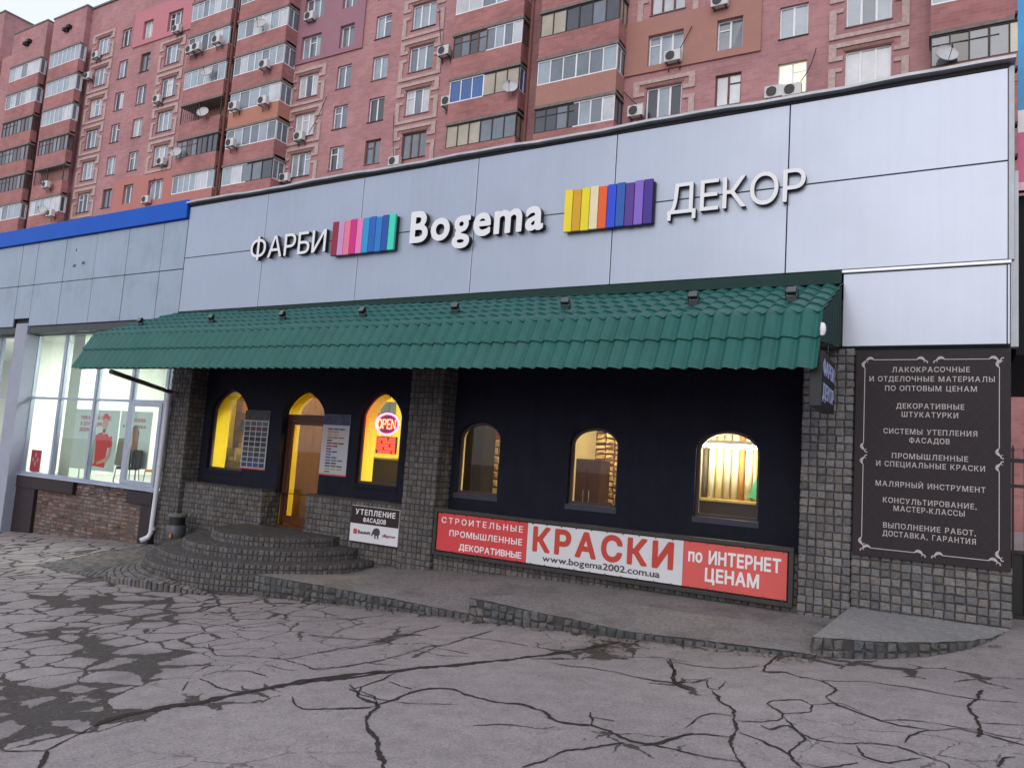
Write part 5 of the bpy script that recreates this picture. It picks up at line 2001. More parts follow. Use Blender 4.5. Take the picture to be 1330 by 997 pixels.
dc = thing("amber_blind", "amber blind hanging behind the glazed shop door", "blind", (-11.2, 11.6, -1.5))
mb = MB()
for k in range(15):
    x = -12.5 + k * .11
    mb.box(x, x + .105, 11.55 + .008 * (k % 2), 11.57 + .008 * (k % 2), -1.54, 2.25)
mb.build("slats", mat("amber slat", (.36, .215, .065), .6, var=.2, vscale=3), dc)
mb = MB()
mb.box(-12.55, -10.8, 11.52, 11.62, 2.25, 2.29)
mb.build("head_rail", M_WHITE, dc)
# middle right window: split-stone feature wall and a tall dark cabinet
sw = thing("stone_wall_panel", "decorative pale split stone panel behind the middle right window", "stone panel", (-4.4, 12.3, -1.5))
mb = MB()
mb.box(-5.42, -4.3, 12.38, 12.5, -1.56, 2.28, mi=1)
rg = random.Random(12)
stones(mb, -5.42, -4.3, -1.5, 2.27, .19, .095, lambda u, n, v: (u, 12.385 - n, v + .02 * math.sin(u * 7)), bulge=.06, gap=.03, jit=.016, rng=rg)
mb.build("stone_facing", [mat("sandstone", (.72, .52, .26), .85, var=.12, island=.15, bump=.3), mat("deep joint", (.16, .07, .02), .9)], sw)
for (x0, x1, y0, y1, zt, m, l) in ((-5.24, -4.80, 11.2, 11.6, .10, mat("cabinet wine", (.055, .012, .012), .35), "tall dark red cabinet behind the middle right window"),
                                (-7.46, -7.04, 11.2, 11.6, 1.4, mat("cabinet black", (.012, .009, .008), .4), "tall black cabinet behind the left of the three right windows")):
    t = thing("display_cabinet", l, "cabinet", ((x0 + x1) / 2, y0, -1.56))
    mb = MB()
    mb.box(x0, x1, y0, y1, -1.56, zt, bev=.012)
    mb.build("body", m, t)
    for k in (0, 1):
        xm = (x0 + x1) / 2
        mb = MB()
        mb.box((x0 + .02, xm + .004)[k], (xm - .004, x1 - .02)[k], y0 - .018, y0 - .001, -1.50, zt - .03, bev=.004)
        d_ = mb.build("door", m, t)
        if zt > 1:
            continue
        mb = MB()
        mb.tube([(xm + (-.05, .05)[k], y0 - .03, -.6), (xm + (-.05, .05)[k], y0 - .03, -.4)], .008, 6)
        mb.build("handle", M_GREYMETAL, d_)
ss = thing("stone_strip", "narrow strip of pale stone samples behind the left of three right windows", "stone samples", (-6.0, 11.9, -1.5))
mb = MB()
mb.box(-7.42, -6.6, 11.93, 12.0, -1.5, .62, mi=1)
stones(mb, -7.42, -6.6, -1.1, .36, .3, .145, lambda u, n, v: (u, 11.93 - n, v), bulge=.02, gap=.02, jit=.006, rng=rg)
mb.build("sample_board", [mat("cream sample", (.62, .46, .20), .7, var=.1, island=.25), mat("red brown board", (.22, .04, .015), .7)], ss)
# right window: rolls of material under a bright tube lamp
tl = thing("tube_lamp", "bright fluorescent tube lamp across the rightmost arched window", "tube lamp", (-2.7, 10.95, .45))
mb = MB()
mb.tube([(-3.12, 10.90, .405), (-2.15, 10.90, .405)], .022, 10)
mb.build("tube", mat("tube glow", (1, 1, .9), .5, emit=(1, .94, .72), estr=120.0), tl)
mb = MB()
mb.box(-3.18, -2.10, 10.87, 10.93, .44, .49)
mb.build("fitting", M_WHITE, tl)
ROLL = [(.74, .68, .50), (.10, .08, .05), (.72, .68, .54), (.70, .62, .34), (.52, .48, .38), (.68, .62, .44), (.45, .22, .06), (.70, .64, .44), (.70, .64, .44), (.66, .60, .42)]
NM = ["cream", "near black", "ivory", "pale yellow", "grey beige", "light ivory", "brown", "wide cream", "soft cream", "pale stone"]
x = -3.34
for k, (c, nme) in enumerate(zip(ROLL, NM)):
    r_ = .055 if c[0] > .5 else .04
    mb = MB()
    x += r_
    mb.tube([(x, 11.45 + .01 * (k % 3), -.36), (x + .005, 11.45 + .01 * (k % 3), .62)], r_, 14)
    tag(mb.build("wallpaper_roll", mat("roll " + nme, c, .7, var=.05), smooth=True), "%s upright roll, %s from the left of those under the tube lamp" % (nme, ["first", "second", "third", "fourth", "fifth", "sixth", "seventh", "eighth", "ninth", "tenth"][k]), "roll", "upright rolls behind the rightmost window")
    x += r_ + .006
dt = thing("display_table", "low dark display table carrying rolls behind the rightmost window", "table", (-2.6, 11.3, -1.56))
mb = MB()
mb.box(-3.5, -1.6, 11.05, 11.9, -.40, -.362, bev=.006)
mb.build("top", mat("table amber", (.40, .28, .10), .4), dt)
mb = MB()
mb.box(-3.45, -1.65, 11.1, 11.85, -1.56, -.40)
mb.build("body", mat("table dark", (.025, .016, .018), .5), dt)
os_ = thing("orange_banner_stand", "orange strip and green bag at the right side of the rightmost window", "display strip", (-2.05, 11.3, -.6))
mb = MB()
mb.box(-2.42, -1.75, 11.38, 11.42, -.36, 1.0)
mb.build("orange_strip", mat("orange strip", (.70, .22, .03), .6), os_)
mb = MB()
mb.prism([(-2.50, -.30), (-2.30, -.35), (-2.30, .02), (-2.36, .05)], 'y', 11.30, 11.36)
mb.build("green_bag", mat("green bag", (.05, .25, .14), .5), os_)

# ------------------------------------------------------------------ right edge: neighbour's sign, canopy and gate
bb = thing("billboard", "blue, white and pink advertising panel at the right edge", "billboard", (1.6, 10.3, 3.57))
for (z0, z1, m) in ((4.55, 7.0, mat("sign blue", (.02, .28, .58), .4)), (4.27, 4.548, mat("sign white", (.75, .76, .80), .4)), (3.66, 4.268, mat("sign pink", (.55, .09, .22), .4, var=.2)), (3.56, 3.658, mat("sign pale pink", (.75, .45, .55), .4))):
    mb = MB()
    mb.box(.71, 3.2, 10.28, 10.30, z0, z1)
    mb.build("colour_panel", m, bb)
mb = MB()
for z in (3.7, 4.0, 4.4, 5.1, 5.8, 6.5):
    mb.box(.685, .709, 10.285, 10.40, z - .02, z + .02)
mb.box(.72, 3.2, 10.301, 10.38, 3.56, 7.0)
mb.build("frame", M_STEEL_D, bb)
cn = thing("passage_canopy", "black canopy over the passage at the right edge", "canopy", (2.2, 11, 1.6))
mb = MB()
mb.box(.70, 5.0, 10.42, 15, 1.62, 3.54)
mb.build("roof_slab", mat("canopy black", (.006, .006, .007), .8), cn)
for x in (4.8,):
    mb = MB()
    mb.box(x - .12, x + .12, 10.5, 10.74, -1.6, 1.62, bev=.01)
    mb.build("post", M_STEEL_D, cn)
gt = thing("iron_gate", "black iron bar gate in the passage right of the shop", "gate", (1.7, 10.9, -1.5))
mb = MB()
mb.box(.68, 3.4, 10.88, 10.92, .38, .43)
mb.box(.68, 3.4, 10.88, 10.92, .08, .12)
mb.box(.68, 3.4, 10.88, 10.92, -.70, -.66)
mb.box(.68, 3.4, 10.88, 10.92, -1.46, -1.41)
mb.build("rail", M_BLACK, gt)
for k in range(22):
    mb = MB()
    x = .70 + k * .122
    mb.box(x - .012, x + .012, 10.886, 10.914, -1.50, .52)
    mb.prism([(x - .02, .52), (x + .02, .52), (x, .60)], 'y', 10.885, 10.915)
    mb.build("bar", M_BLACK, gt)
mb = MB()
mb.box(.68, 3.4, 10.925, 10.94, -1.45, -.68)
mb.build("kick_sheet", M_BLACK, gt)

# ------------------------------------------------------------------ the brick apartment block behind
K = .875                       # plan units are read on a plane 40 away; the block stands at 35
YB = 35.0
apt = thing("apartment_building", "tall red brick apartment block behind the shops with glazed balconies", "apartment block", (-35, YB, -2))
M_BR = brick_mat("block brick", (.455, .232, .238), (.38, .190, .195), (.40, .275, .28), var=.22, bw=.50, bh=.16, bump=.15)
M_BR2 = brick_mat("balcony brick", (.405, .182, .176), (.33, .142, .140), (.36, .22, .215), var=.25, bw=.50, bh=.16, bump=.15)
M_BRL = mat("pale ornament brick", (.48, .36, .335), .9, var=.3, vscale=7)
M_LINT = mat("dark lintel brick", (.26, .14, .12), .9, var=.25, vscale=6)
M_CNC = mat("weathered concrete", (.20, .17, .16), .9, var=.3, vscale=4)
FW = mat("white window frame", (.80, .81, .84), .5, var=.06)
FBR = mat("brown window frame", (.14, .06, .04), .6, var=.3)
FDK = mat("dark balcony frame", (.045, .035, .035), .6, var=.3)

def pane_mat(name, c, rough=.06, spec=.9):
    return mat(name, c, rough, var=.25, vscale=.9, spec=spec)
P_BLUE = pane_mat("pane with painted sky reflection", (.30, .36, .42))  # bluish sky reflection painted into the pane's base colour
P_DARK = pane_mat("dark pane", (.045, .05, .065))
P_MID = pane_mat("pane grey", (.15, .18, .22))
P_CURT = pane_mat("pane pale curtain", (.52, .54, .58))
P_LIT = mat("lit pane", (.6, .5, .3), .3, emit=(1, .86, .58), estr=.85)
P_TAN = pane_mat("pane tan curtain", (.40, .35, .27))
P_SKY = pane_mat("blue tinted pane", (.015, .09, .30), .05, 1.0)
PANES = [P_BLUE, P_BLUE, P_MID, P_MID, P_DARK, P_CURT]

WT0, FH = 22.26, 3.25
def sh(x): return .0135 * (-x - 4)
def wt(i, x): return WT0 + FH * i + sh(x)
def W(x, z, y=YB): return (x * K, y, z * K)

def wall_mesh(name, x0, x1, z0, z1, holes, m, y=YB, rev=.22, thick=.0, parent=apt, shear=True):
    """wall sheet with real openings and reveals. holes: (xa, xb, za, zb) in unsheared plan units"""
    xs = sorted(set([x0, x1] + [q for h in holes for q in h[:2]]))
    zs = sorted(set([z0, z1] + [q for h in holes for q in h[2:]]))
    s = sh if shear else (lambda x: 0)
    mb = MB()
    for a, b in zip(xs[:-1], xs[1:]):
        for c, d in zip(zs[:-1], zs[1:]):
            mx, mz = (a + b) / 2, (c + d) / 2
            if any(h[0] < mx < h[1] and h[2] < mz < h[3] for h in holes):
                continue
            mb.quad(W(a, c + s(a), y), W(b, c + s(b), y), W(b, d + s(b), y), W(a, d + s(a), y))
    for (a, b, c, d) in holes:
        A, B, C, D = W(a, c + s(a), y), W(b, c + s(b), y), W(b, d + s(b), y), W(a, d + s(a), y)
        bk = lambda p: (p[0], p[1] + rev, p[2])
        for p, q in ((A, B), (B, C), (C, D), (D, A)):
            mb.quad(q, p, bk(p), bk(q))
    if thick:
        c4 = [W(x0, z0 + s(x0), y), W(x1, z0 + s(x1), y), W(x1, z1 + s(x1), y), W(x0, z1 + s(x0), y)]
        for i in range(4):
            p, q = c4[i], c4[(i + 1) % 4]
            mb.quad(p, (p[0], p[1] + thick, p[2]), (q[0], q[1] + thick, q[2]), q)
    return mb.build(name, m, parent)

rw = random.Random(41)
def window(x0, x1, zt, zb, sashes=2, frame=None, pane=None, y=YB, depth=.14, name="window"):
    """x, z in plan units; the frame is one part, its glass a sub-part"""
    f = frame or (FW if rw.random() < .82 else FBR)
    X0, X1, Z0, Z1 = x0 * K, x1 * K, zb * K, zt * K
    yf = y + depth
    mb = MB()
    t = .07
    mb.box(X0, X1, yf, yf + .07, Z0, Z0 + t)
    mb.box(X0, X1, yf, yf + .07, Z1 - t, Z1)
    mb.box(X0, X0 + t, yf, yf + .07, Z0 + t, Z1 - t)
    mb.box(X1 - t, X1, yf, yf + .07, Z0 + t, Z1 - t)
    for k in range(1, sashes):
        x = X0 + (X1 - X0) * k / sashes
        mb.box(x - .05, x + .05, yf, yf + .07, Z0 + t, Z1 - t)
    if sashes >= 2 and rw.random() < .4:
        a = X0 + (X1 - X0) / sashes * rw.choice(range(sashes))
        mb.box(a + .06, a + (X1 - X0) / sashes - .06, yf + .002, yf + .068, Z1 - .52, Z1 - .46)
    mb.box(X0 - .04, X1 + .04, y - .06, yf - .001, Z0 - .05, Z0 - .003, mi=1)
    w_ = mb.build(name, [f, M_CNC if rw.random() < .5 else FDK], apt)
    mb = MB()
    for k in range(sashes):
        a = X0 + (X1 - X0) * k / sashes
        b = X0 + (X1 - X0) * (k + 1) / sashes
        tilt = rw.uniform(-.012, .012)
        mb.quad((a + .02, yf + .04 + tilt, Z0 + .02), (b - .02, yf + .04 - tilt, Z0 + .02), (b - .02, yf + .04 - tilt * .5, Z1 - .02), (a + .02, yf + .04 + tilt * .5, Z1 - .02), mi=k % 2)
    p = pane or rw.choice(PANES)
    p2 = pane or (p if rw.random() < .5 else rw.choice(PANES))
    mb.build("pane", [p, p2], w_)
    return w_

SUR = [-74.6, -63.15, -45.05, -33.9, -15.55, -4.7]          # wide windows inside ornament brick, left edges
SM1 = [-70.4, -40.9, -11.45]
SM2 = [-66.9, -37.35, -8.05]
BAL = [(-59.84, -54.3), (-53.2, -47.15), (-30.05, -24.45), (-23.1, -17.55), (-.83, 4.9)]
def top_floor(x):            # highest storey built: one above what the photograph shows
    return 5 if x < -45 else (4 if x < -30 else (3 if x < -15 else 2))
holes, wins = [], []
for xs, wd, ht, sash in ((SUR, 2.15, 1.92, 3), (SM1, 1.45, 1.85, 2), (SM2, 1.48, 1.85, 2)):
    for x in xs:
        for i in range(0, top_floor(x) + 1):
            z1 = WT0 + FH * i
            holes.append((x, x + wd, z1 - ht, z1))
            wins.append((x, wd, ht, sash, i))
ROOF = 42.1
wall_mesh("wall", -79, 16, -3, ROOF, holes, M_BR)
special = {(-8.05, 0): dict(pane=P_LIT, frame=FW), (-66.9, 1): dict(frame=FW)}
for (x, wd, ht, sash, i) in wins:
    c = x + wd / 2
    kw = special.get((x, i), {})
    window(x, x + wd, wt(i, c), wt(i, c) - ht, sash, **kw)
# lower windows seen through the passage on the right
for (x, z) in ((-.2, 6.9), (1.9, 6.9), (4.0, 6.9)):
    window(x, x + 1.6, z, z - 1.9, 2, frame=FW, pane=P_MID, y=YB - .16, depth=.02)
mb = MB()
mb.box(-1.5, 6, YB - .10, YB, 3.2, 3.6)
mb.build("ledge", M_CNC, apt)

# ornament brick round the wide windows
def ornament(x, wd, ht, i):
    c = x + wd / 2
    t_, b_ = wt(i, c), wt(i, c) - ht
    mb = MB()
    def b(xa, xb, za, zb, mi=0, out=.07):
        mb.box(xa * K, xb * K, YB - out, YB - .002, za * K, zb * K, mi=mi)
    x1 = x + wd
    b(x - .80, x1 + .80, t_ + .26, t_ + .50)
    b(x - .80, x - .42, t_ - .45, t_ + .255)
    b(x1 + .42, x1 + .80, t_ - .45, t_ + .255)
    b(x - .415, x - .10, t_ - .45, t_ - .22)
    b(x1 + .10, x1 + .415, t_ - .45, t_ - .22)
    b(x - .10, x1 + .10, t_ + .03, t_ + .22, 1, .04)
    b(x - .80, x - .45, b_ - .58, t_ - .85)
    b(x1 + .45, x1 + .80, b_ - .58, t_ - .85)
    b(x - .445, x - .12, t_ - 1.06, t_ - .85)
    b(x1 + .12, x1 + .445, t_ - 1.06, t_ - .85)
    b(x - .445, x1 + .445, b_ - .58, b_ - .36)
    mb.build("brick_surround", [M_BRL, M_LINT], apt)
def patched(x, i):
    return (x == SUR[1] and i in (5, 0)) or (x == SUR[2] and i >= 3) or (x == SUR[4] and i == 1)
for x in SUR:
    for i in range(0, top_floor(x) + 1):
        if not patched(x, i):
            ornament(x, 2.15, 1.92, i)

# patches of coloured insulation render
def patch(x0, x1, z0, z1, color, name):
    hs = [h for h in holes if h[0] > x0 - .1 and h[1] < x1 + .1 and h[2] > z0 - .1 and h[3] < z1 + .1]
    wall_mesh("insulation_render", x0, x1, z0, z1, hs, mat(name, color, .85, var=.06, vscale=1.2), y=YB - .10, rev=.10, thick=.10)
patch(-68.4, -59.6, wt(5, -4) - 2.35, wt(5, -4) + 1.2, (.53, .21, .24), "pink render")
patch(-68.4, -59.6, wt(0, -4) - 5.0, wt(0, -4) + .62, (.47, .19, .17), "salmon render")
patch(-46.95, -38.5, wt(3, -4) - 2.25, ROOF, (.33, .17, .21), "mauve render")
patch(-17.2, -9.0, wt(1, -4) - 2.3, wt(1, -4) + 1.05, (.39, .20, .165), "dusty rose render")

# balconies: brick parapet, concrete lintel, each glazed its own way
DB = 1.15
rb = random.Random(5)
def balcony(x0, x1, i, style, y=YB, depth=DB, zo=0.0, col=None, side=True):
    s = (y - depth) / YB
    xa, xb = x0 * s * K, x1 * s * K
    c = (x0 + x1) / 2
    zT = (wt(i, c) + zo) * K * s + .02
    zg1, zg0 = zT - .02, zT - 1.40           # glazing
    zp0 = zT - FH * K * s + .16               # foot of parapet
    yf = y - depth
    pm = col or M_BR2
    mb = MB()
    mb.box(xa, xb, yf, yf + .14, zp0, zg0)
    mb.box(xb - .14, xb, yf + .14, y - .01, zp0, zg0)
    mb.box(xa, xa + .14, yf + .14, y - .01, zp0, zg0)
    mb.box(xa, xb, yf + .14, y - .01, zp0, zp0 + .16)
    p = mb.build("balcony", pm, apt)
    mb = MB()
    mb.box(xa - .05, xb + .05, yf - .06, y - .01, zg1 + .002, zg1 + .16)
    mb.build("lintel", M_CNC, p)
    st2 = style if len(style) == 2 else style * 2
    style = st2[0]
    FR = {'w': FW, 'b': FBR, 'd': FDK, 'o': FDK, 'h': FW, 's': FW, 'c': FDK}
    fr = FR[style]
    # glazing frame
    n = {'w': rb.choice([5, 6, 7]), 'b': 8, 'd': 7, 'o': 3, 'h': 6, 's': 6, 'c': 6}[style]
    if style == 'o':           # open balcony: posts only, dark recess
        mb = MB()
        for xq in (xa + .04, xa + (xb - xa) * .45, xb - .10):
            mb.box(xq, xq + .07, yf + .02, yf + .09, zg0, zg1)
        for k in range(8):
            xq = xa + .1 + (xb - xa) * .42 * k / 8
            mb.box(xq, xq + .04, yf + .03, yf + .06, zg0, zg1 - .1)
        mb.build("posts", fr, p)
        mb = MB()
        mb.quad((xa + .1, y - .03, zg0), (xb - .1, y - .03, zg0), (xb - .1, y - .03, zg1), (xa + .1, y - .03, zg1))
        mb.build("recess_wall", M_LINT, p)
        return p
    mb = MB()
    t = .055
    xm_ = (xa + xb) / 2
    for (u0, u1, q_) in ((xa + .02, xm_, 0), (xm_, xb - .02, 1)):
        mb.box(u0, u1, yf + .02, yf + .09, zg0, zg0 + .07, mi=q_)
        mb.box(u0, u1, yf + .02, yf + .09, zg1 - .07, zg1, mi=q_)
    cut = [xa + .02 + (xb - xa - .04) * k / n for k in range(n + 1)]
    for k, xq in enumerate(cut):
        w2 = t * (1.25 if k % 3 == 0 else .75) / 2 + .008
        mb.box(max(xq - w2, xa + .02), min(xq + w2, xb - .02), yf + .022, yf + .088, zg0 + .07, zg1 - .07, mi=int(k > n / 2))
    if style in 'bd':
        mb.box(xa + .02, xm_, yf + .024, yf + .086, zg1 - .46, zg1 - .42)
    if style == 'h':
        xm = cut[n // 2]
    for yq in (yf + .09, yf + .55, y - .10):
        mb.box(xb - .09, xb - .021, yq, yq + .06, zg0, zg1)
    mb.box(xb - .088, xb - .023, yf + .09, y - .02, zg0, zg0 + .07)
    mb.box(xb - .088, xb - .023, yf + .09, y - .02, zg1 - .07, zg1)
    mb.build("glazing_frame", [fr, FR[st2[1]]], p)
    mb = MB()
    PAL = {'w': [P_BLUE, P_MID, P_CURT], 'b': [P_DARK, P_DARK, P_MID], 'd': [P_DARK, P_MID, P_DARK], 'h': [P_BLUE, P_DARK, P_CURT], 's': [P_SKY, P_SKY, P_SKY], 'c': [P_TAN, P_TAN, P_DARK]}
    pal = PAL[st2[0]] + PAL[st2[1]]
    for k in range(n):
        mi = rb.choice([0, 0, 1, 2]) + (3 if k >= n / 2 else 0)
        tl = rb.uniform(-.015, .015)
        mb.quad((cut[k] + .01, yf + .055 + tl, zg0 + .03), (cut[k + 1] - .01, yf + .055 - tl, zg0 + .03), (cut[k + 1] - .01, yf + .055 - tl, zg1 - .03), (cut[k] + .01, yf + .055 + tl, zg1 - .03), mi=mi)
    mb.quad((xb - .055, yf + .09, zg0), (xb - .055, y - .03, zg0), (xb - .055, y - .03, zg1), (xb - .055, yf + .09, zg1), mi=1)
    mb.build("balcony_glass", pal, p)
    return p

M_ORP = mat("orange parapet render", (.47, .21, .155), .85, var=.08)
M_SALP = mat("salmon parapet render", (.44, .185, .165), .85, var=.08)
M_ROSEP = mat("rose parapet render", (.39, .20, .165), .85, var=.08)
STY = {0: "wdooww", 1: "wwdwww", 2: "sb" }
styles = {0: {0: 'w', 1: 'bd', 2: 'o', 3: 'w', 4: 'hw', 5: 'w'}, 1: {0: 'wd', 1: 'w', 2: 'wh', 3: 'w', 4: 'w', 5: 'w'},
          2: {0: 'cd', 1: 'sc', 2: 'bw', 3: 'w', 4: 'w'}, 3: {0: 'dw', 1: 'w', 2: 'cd', 3: 'w', 4: 'w'}, 4: {0: 'dc', 1: 'w', 2: 'w'}}
for b, (x0, x1) in enumerate(BAL):
    for i in range(0, top_floor(x0) + 1):
        col = None
        if b == 0 and i == 0:
            col = M_SALP
        if b == 1 and i == 2:
            col = M_ORP
        if b == 3 and i == 1:
            col = M_ROSEP
        balcony(x0, x1, i, styles[b].get(i, 'w'), col=col)
    # the stack goes on down behind the shops
    s = (YB - DB) / YB
    mb = MB()
    mb.box(x0 * s * K, x1 * s * K, YB - DB, YB - .01, -2.5, (wt(0, (x0 + x1) / 2) - FH) * K * s + .155)
    mb.build("balcony_base", M_BR2, apt)
# rain pipes and gas pipe between the balcony pairs
for x in (-53.75, -23.78):
    mb = MB()
    xp, yp = x * K * (YB - DB) / YB, YB - DB + .06
    mb.tube([(xp, yp, -2), (xp, yp, ROOF * K)], .10, 8)
    mb.build("rain_pipe", mat("rust red pipe", (.16, .05, .04), .7, var=.2), apt)

# the stepped left end: two projecting stacks of loggias and a taller rear block
for (x0, x1, zr, st) in ((-83.6, -77.4, 42.75, "hobwww"), (-91.8, -84.9, 42.9, "wbbbww")):
    yb = YB - .5
    s = yb / YB
    X0, X1 = x0 * s * K, x1 * s * K
    zt_ = (zr + sh((x0 + x1) / 2)) * K * s
    mb = MB()
    mb.box(X0, X1, yb, YB + 6, -2.5, zt_)
    mb.box(X0 - .06, X1 + .06, yb - .06, YB + 6, zt_, zt_ + .14, mi=1)
    mb.build("wall", [M_BR, M_CNC], apt)
    for i in range(0, 6):
        balcony(x0 + .15, x1 - .5, i, st[i] if i < len(st) else 'w', y=yb, depth=.55, zo=.25)
    mb = MB()
    cx, cz = (x0 + x1) / 2 * s * K, zt_ - 1.55
    for sx_ in (-1, 1):
        mb.box(cx + sx_ * .32 - .24, cx + sx_ * .32 + .24, yb - .32, yb - .001, cz - .14 + .06 * sx_, cz + .16 + .06 * sx_, bev=.03)
    mb.box(cx - .10, cx + .10, yb - .22, yb - .002, cz - .30, cz + .02)
    mb.build("vent_cowl", mat("vent black", (.02, .018, .018), .7), apt)
mb = MB()
mb.box(-112 * K, -94.7 * K, YB, YB + 3.4, -2.5, 47.6 * K)
mb.box(-112 * K - .1, -94.7 * K + .08, YB - .08, YB + 3.5, 47.6 * K, 47.6 * K + .15, mi=1)
mb.build("wall", [M_BR, M_CNC], apt)
mb = MB()
mb.box(-94.6 * K, 16 * K, YB + .3, YB + 14, -2.5, ROOF * K - .1)
mb.build("core", M_BR, apt)
mb = MB()   # roof coping follows the wall head
for a, b in ((-79, -30), (-30, 16)):
    A, B = W(a, ROOF + sh(a)), W(b, ROOF + sh(b))
    mb.add([(A[0], YB - .12, A[2] - .02), (B[0], YB - .12, B[2] - .02), (B[0], YB + .4, B[2] - .02), (A[0], YB + .4, A[2] - .02),
            (A[0], YB - .12, A[2] + .14), (B[0], YB - .12, B[2] + .14), (B[0], YB + .4, B[2] + .14), (A[0], YB + .4, A[2] + .14)],
           [(3, 2, 1, 0), (4, 5, 6, 7), (0, 1, 5, 4), (2, 3, 7, 6), (1, 2, 6, 5), (3, 0, 4, 7)])
mb.build("coping", M_CNC, apt)

# air conditioners and dishes hung on the block
def at_block(x, z, y):
    return Vector((x * y / 40, y, z * y / 40))
acw = mat("conditioner white", (.62, .62, .62), .5, var=.08)
acg = mat("fan grille", (.06, .06, .065), .6, var=.15)
def ac_proto():
    t = thing("air_conditioner", "x", "air conditioner", (0, 0, 0), "air conditioners on the brick block")
    mb = MB()
    mb.box(-.42, .42, -.17, .15, -.29, .29, bev=.03)
    mb.build("casing", acw, t)
    mb = MB()
    mb.lathe([(0, 0), (.22, 0), (.235, .012)], n=20, M=Matrix.Translation((-.10, -.185, 0)) @ Matrix.Rotation(rad(90), 4, 'X'))
    for k in range(5):
        mb.box(-.32, .12, -.194, -.190, -.17 + k * .085 - .006, -.17 + k * .085 + .006)
    mb.build("fan_grille", acg, t)
    mb = MB()
    for xq in (-.3, .3):
        mb.box(xq - .02, xq + .02, -.16, .30, -.335, -.295)
        mb.box(xq - .02, xq + .02, .26, .30, -.62, -.335)
    mb.build("bracket", M_STEEL_D, t)
    return t
AC = [(-61.8, 37.44, "under the right-hand window of the bright pink patch"), (-59.43, 34.87, "left of the pair on the top white balcony at left"),
      (-58.54, 34.92, "right of the pair on the top white balcony at left"), (-55.84, 34.98, "below the cream glazing of the upper balcony beside the rust pipe"),
      (-74.64, 37.76, "under the highest ornamented window at far left"), (-75.62, 35.76, "left of the second highest ornamented window at far left"),
      (-63.49, 30.97, "left of the open dark balcony with a dish"), (-52.6, 28.26, "on the orange balcony parapet"), (-52.47, 24.97, "under the white glazing below the orange parapet"),
      (-80.8, 25.02, "on the open loggia at far left"), (-79.24, 21.8, "beside the large dish at far left"), (-61.77, 24.71, "under the ornamented window above the salmon patch"),
      (-63.35, 21.32, "just above the blue roof band on the salmon patch"), (-44.51, 34.29, "under the wide window in the mauve patch"), (-49.33, 31.27, "on the brick parapet left of the mauve patch"),
      (-49.0, 28.05, "one storey below the unit on the parapet left of the mauve patch"), (-44.34, 24.2, "hanging from the ornamented window with a loose cable"), (-45.52, 20.99, "left of the tan ornamented window near the fascia edge"),
      (-30.76, 28.21, "left of the dark balcony with brown glazing"), (-30.08, 24.39, "left of the balcony with bright blue panes"), (-34.38, 20.69, "just above the fascia edge right of two small windows"),
      (-14.02, 24.08, "under the wide window in the dusty rose patch"), (-16.14, 21.11, "left of the lowest ornamented window above the striped yellow sign"), (-8.21, 20.73, "left one of two below the lit window"),
      (-7.28, 20.67, "right one of two below the lit window"), (-11.38, 26.82, "cut by the top of the picture above the dusty rose patch")]
proto = ac_proto()
for k, (x, z, l) in enumerate(AC):
    onbal = any(a - .9 < x < b + .2 for a, b in BAL) or (-84 < x < -78.5)
    y = YB - (DB + .42 if any(a < x < b for a, b in BAL) else (1.5 if -84 < x < -78.5 else .34))
    p = at_block(x, z, y)
    o = proto if k == 0 else copy_tree(proto, p)
    o.location = p
    o['label'] = "white air conditioner " + l

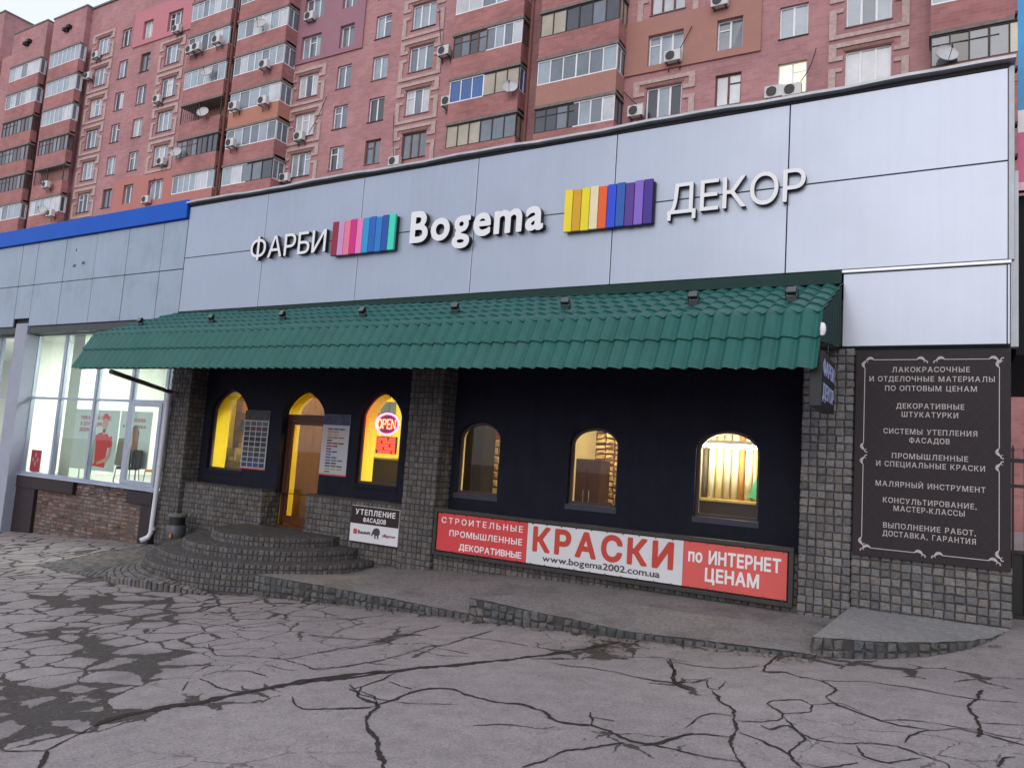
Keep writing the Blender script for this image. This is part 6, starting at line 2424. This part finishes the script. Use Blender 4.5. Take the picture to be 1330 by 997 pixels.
cab = mat("black cable", (.02, .02, .022), .7)
for (xa, za, xb, zb, sag) in ((-43.2, 24.2, -41.6, 26.9, .3), (-34.4, 20.9, -34.7, 24.2, .12), (-15.9, 21.3, -16.9, 22.4, .1), (-13.6, 24.3, -12.9, 25.6, .1), (-6.9, 20.9, -6.1, 22.7, .2), (-52.2, 25.1, -51.5, 26.6, .2), (-62.9, 21.5, -62.2, 23.2, .15), (-30.9, 28.4, -31.4, 31.5, .15), (-49.3, 21.0, -46.9, 22.6, .3)):
    mb = MB()
    pts = []
    for k in range(9):
        t_ = k / 8
        x, z = xa + (xb - xa) * t_ + sag * math.sin(math.pi * t_) * .5, za + (zb - za) * t_ - sag * math.sin(math.pi * t_)
        pts.append((x * K, YB - .16 - .1 * math.sin(math.pi * t_), z * K))
    mb.tube(pts, .022, 6)
    mb.build("cable", cab, apt)
dishm = mat("dish grey", (.50, .50, .52), .5, var=.08)
def dish_proto():
    t = thing("satellite_dish", "x", "satellite dish", (0, 0, 0), "satellite dishes on the brick block")
    R = Matrix.Rotation(rad(25), 4, 'Z') @ Matrix.Rotation(rad(68), 4, 'X')
    mb = MB()
    prof = [(r, -.16 + .9 * r * r * .8) for r in (0.001, .1, .2, .3, .38, .44)]
    mb.lathe(prof + [(.445, .015)] + [(r, -.18 + .72 * r * r) for r in (.43, .3, .15, .001)], n=24, M=R)
    mb.build("reflector", dishm, t, smooth=True)
    mb = MB()
    mb.tube([R @ Vector((0, -.40, -.03)), R @ Vector((0, -.18, .42))], .014, 6)
    mb.tube([R @ Vector((0, -.20, .40)), R @ Vector((0, -.06, .44))], .035, 8)
    mb.build("feed_arm", M_STEEL_D, t)
    mb = MB()
    mb.tube([R @ Vector((0, 0, -.16)), (0, .30, -.05), (0, .42, -.35)], .02, 6)
    mb.build("mount", M_STEEL_D, t)
    return t
DI = [(-81.05, 22.41, 1.5, "large grey dish at the far left, lowest loggia"), (-56.73, 28.54, 1.6, "dish on the parapet of the open dark balcony"),
      (-59.88, 25.36, 1.6, "dish at the left end of the balcony with dark frames, below the open one"), (-56.84, 32.3, 1.6, "pale dish before white glazing, above the open dark balcony"),
      (-50.51, 35.24, 1.6, "highest dish, cut close to the top of the picture, left of the mauve patch"), (-25.13, 24.51, 1.6, "dish at the right end of the balcony with blue panes"),
      (-.11, 21.18, 1.6, "dish at the far right on the brown balcony, above the fascia end")]
proto = dish_proto()
for k, (x, z, out, l) in enumerate(DI):
    p = at_block(x, z, YB - out)
    o = proto if k == 0 else copy_tree(proto, p)
    o.location = p
    o['label'] = l if l.startswith("satellite") else l.replace("dish", "satellite dish", 1)
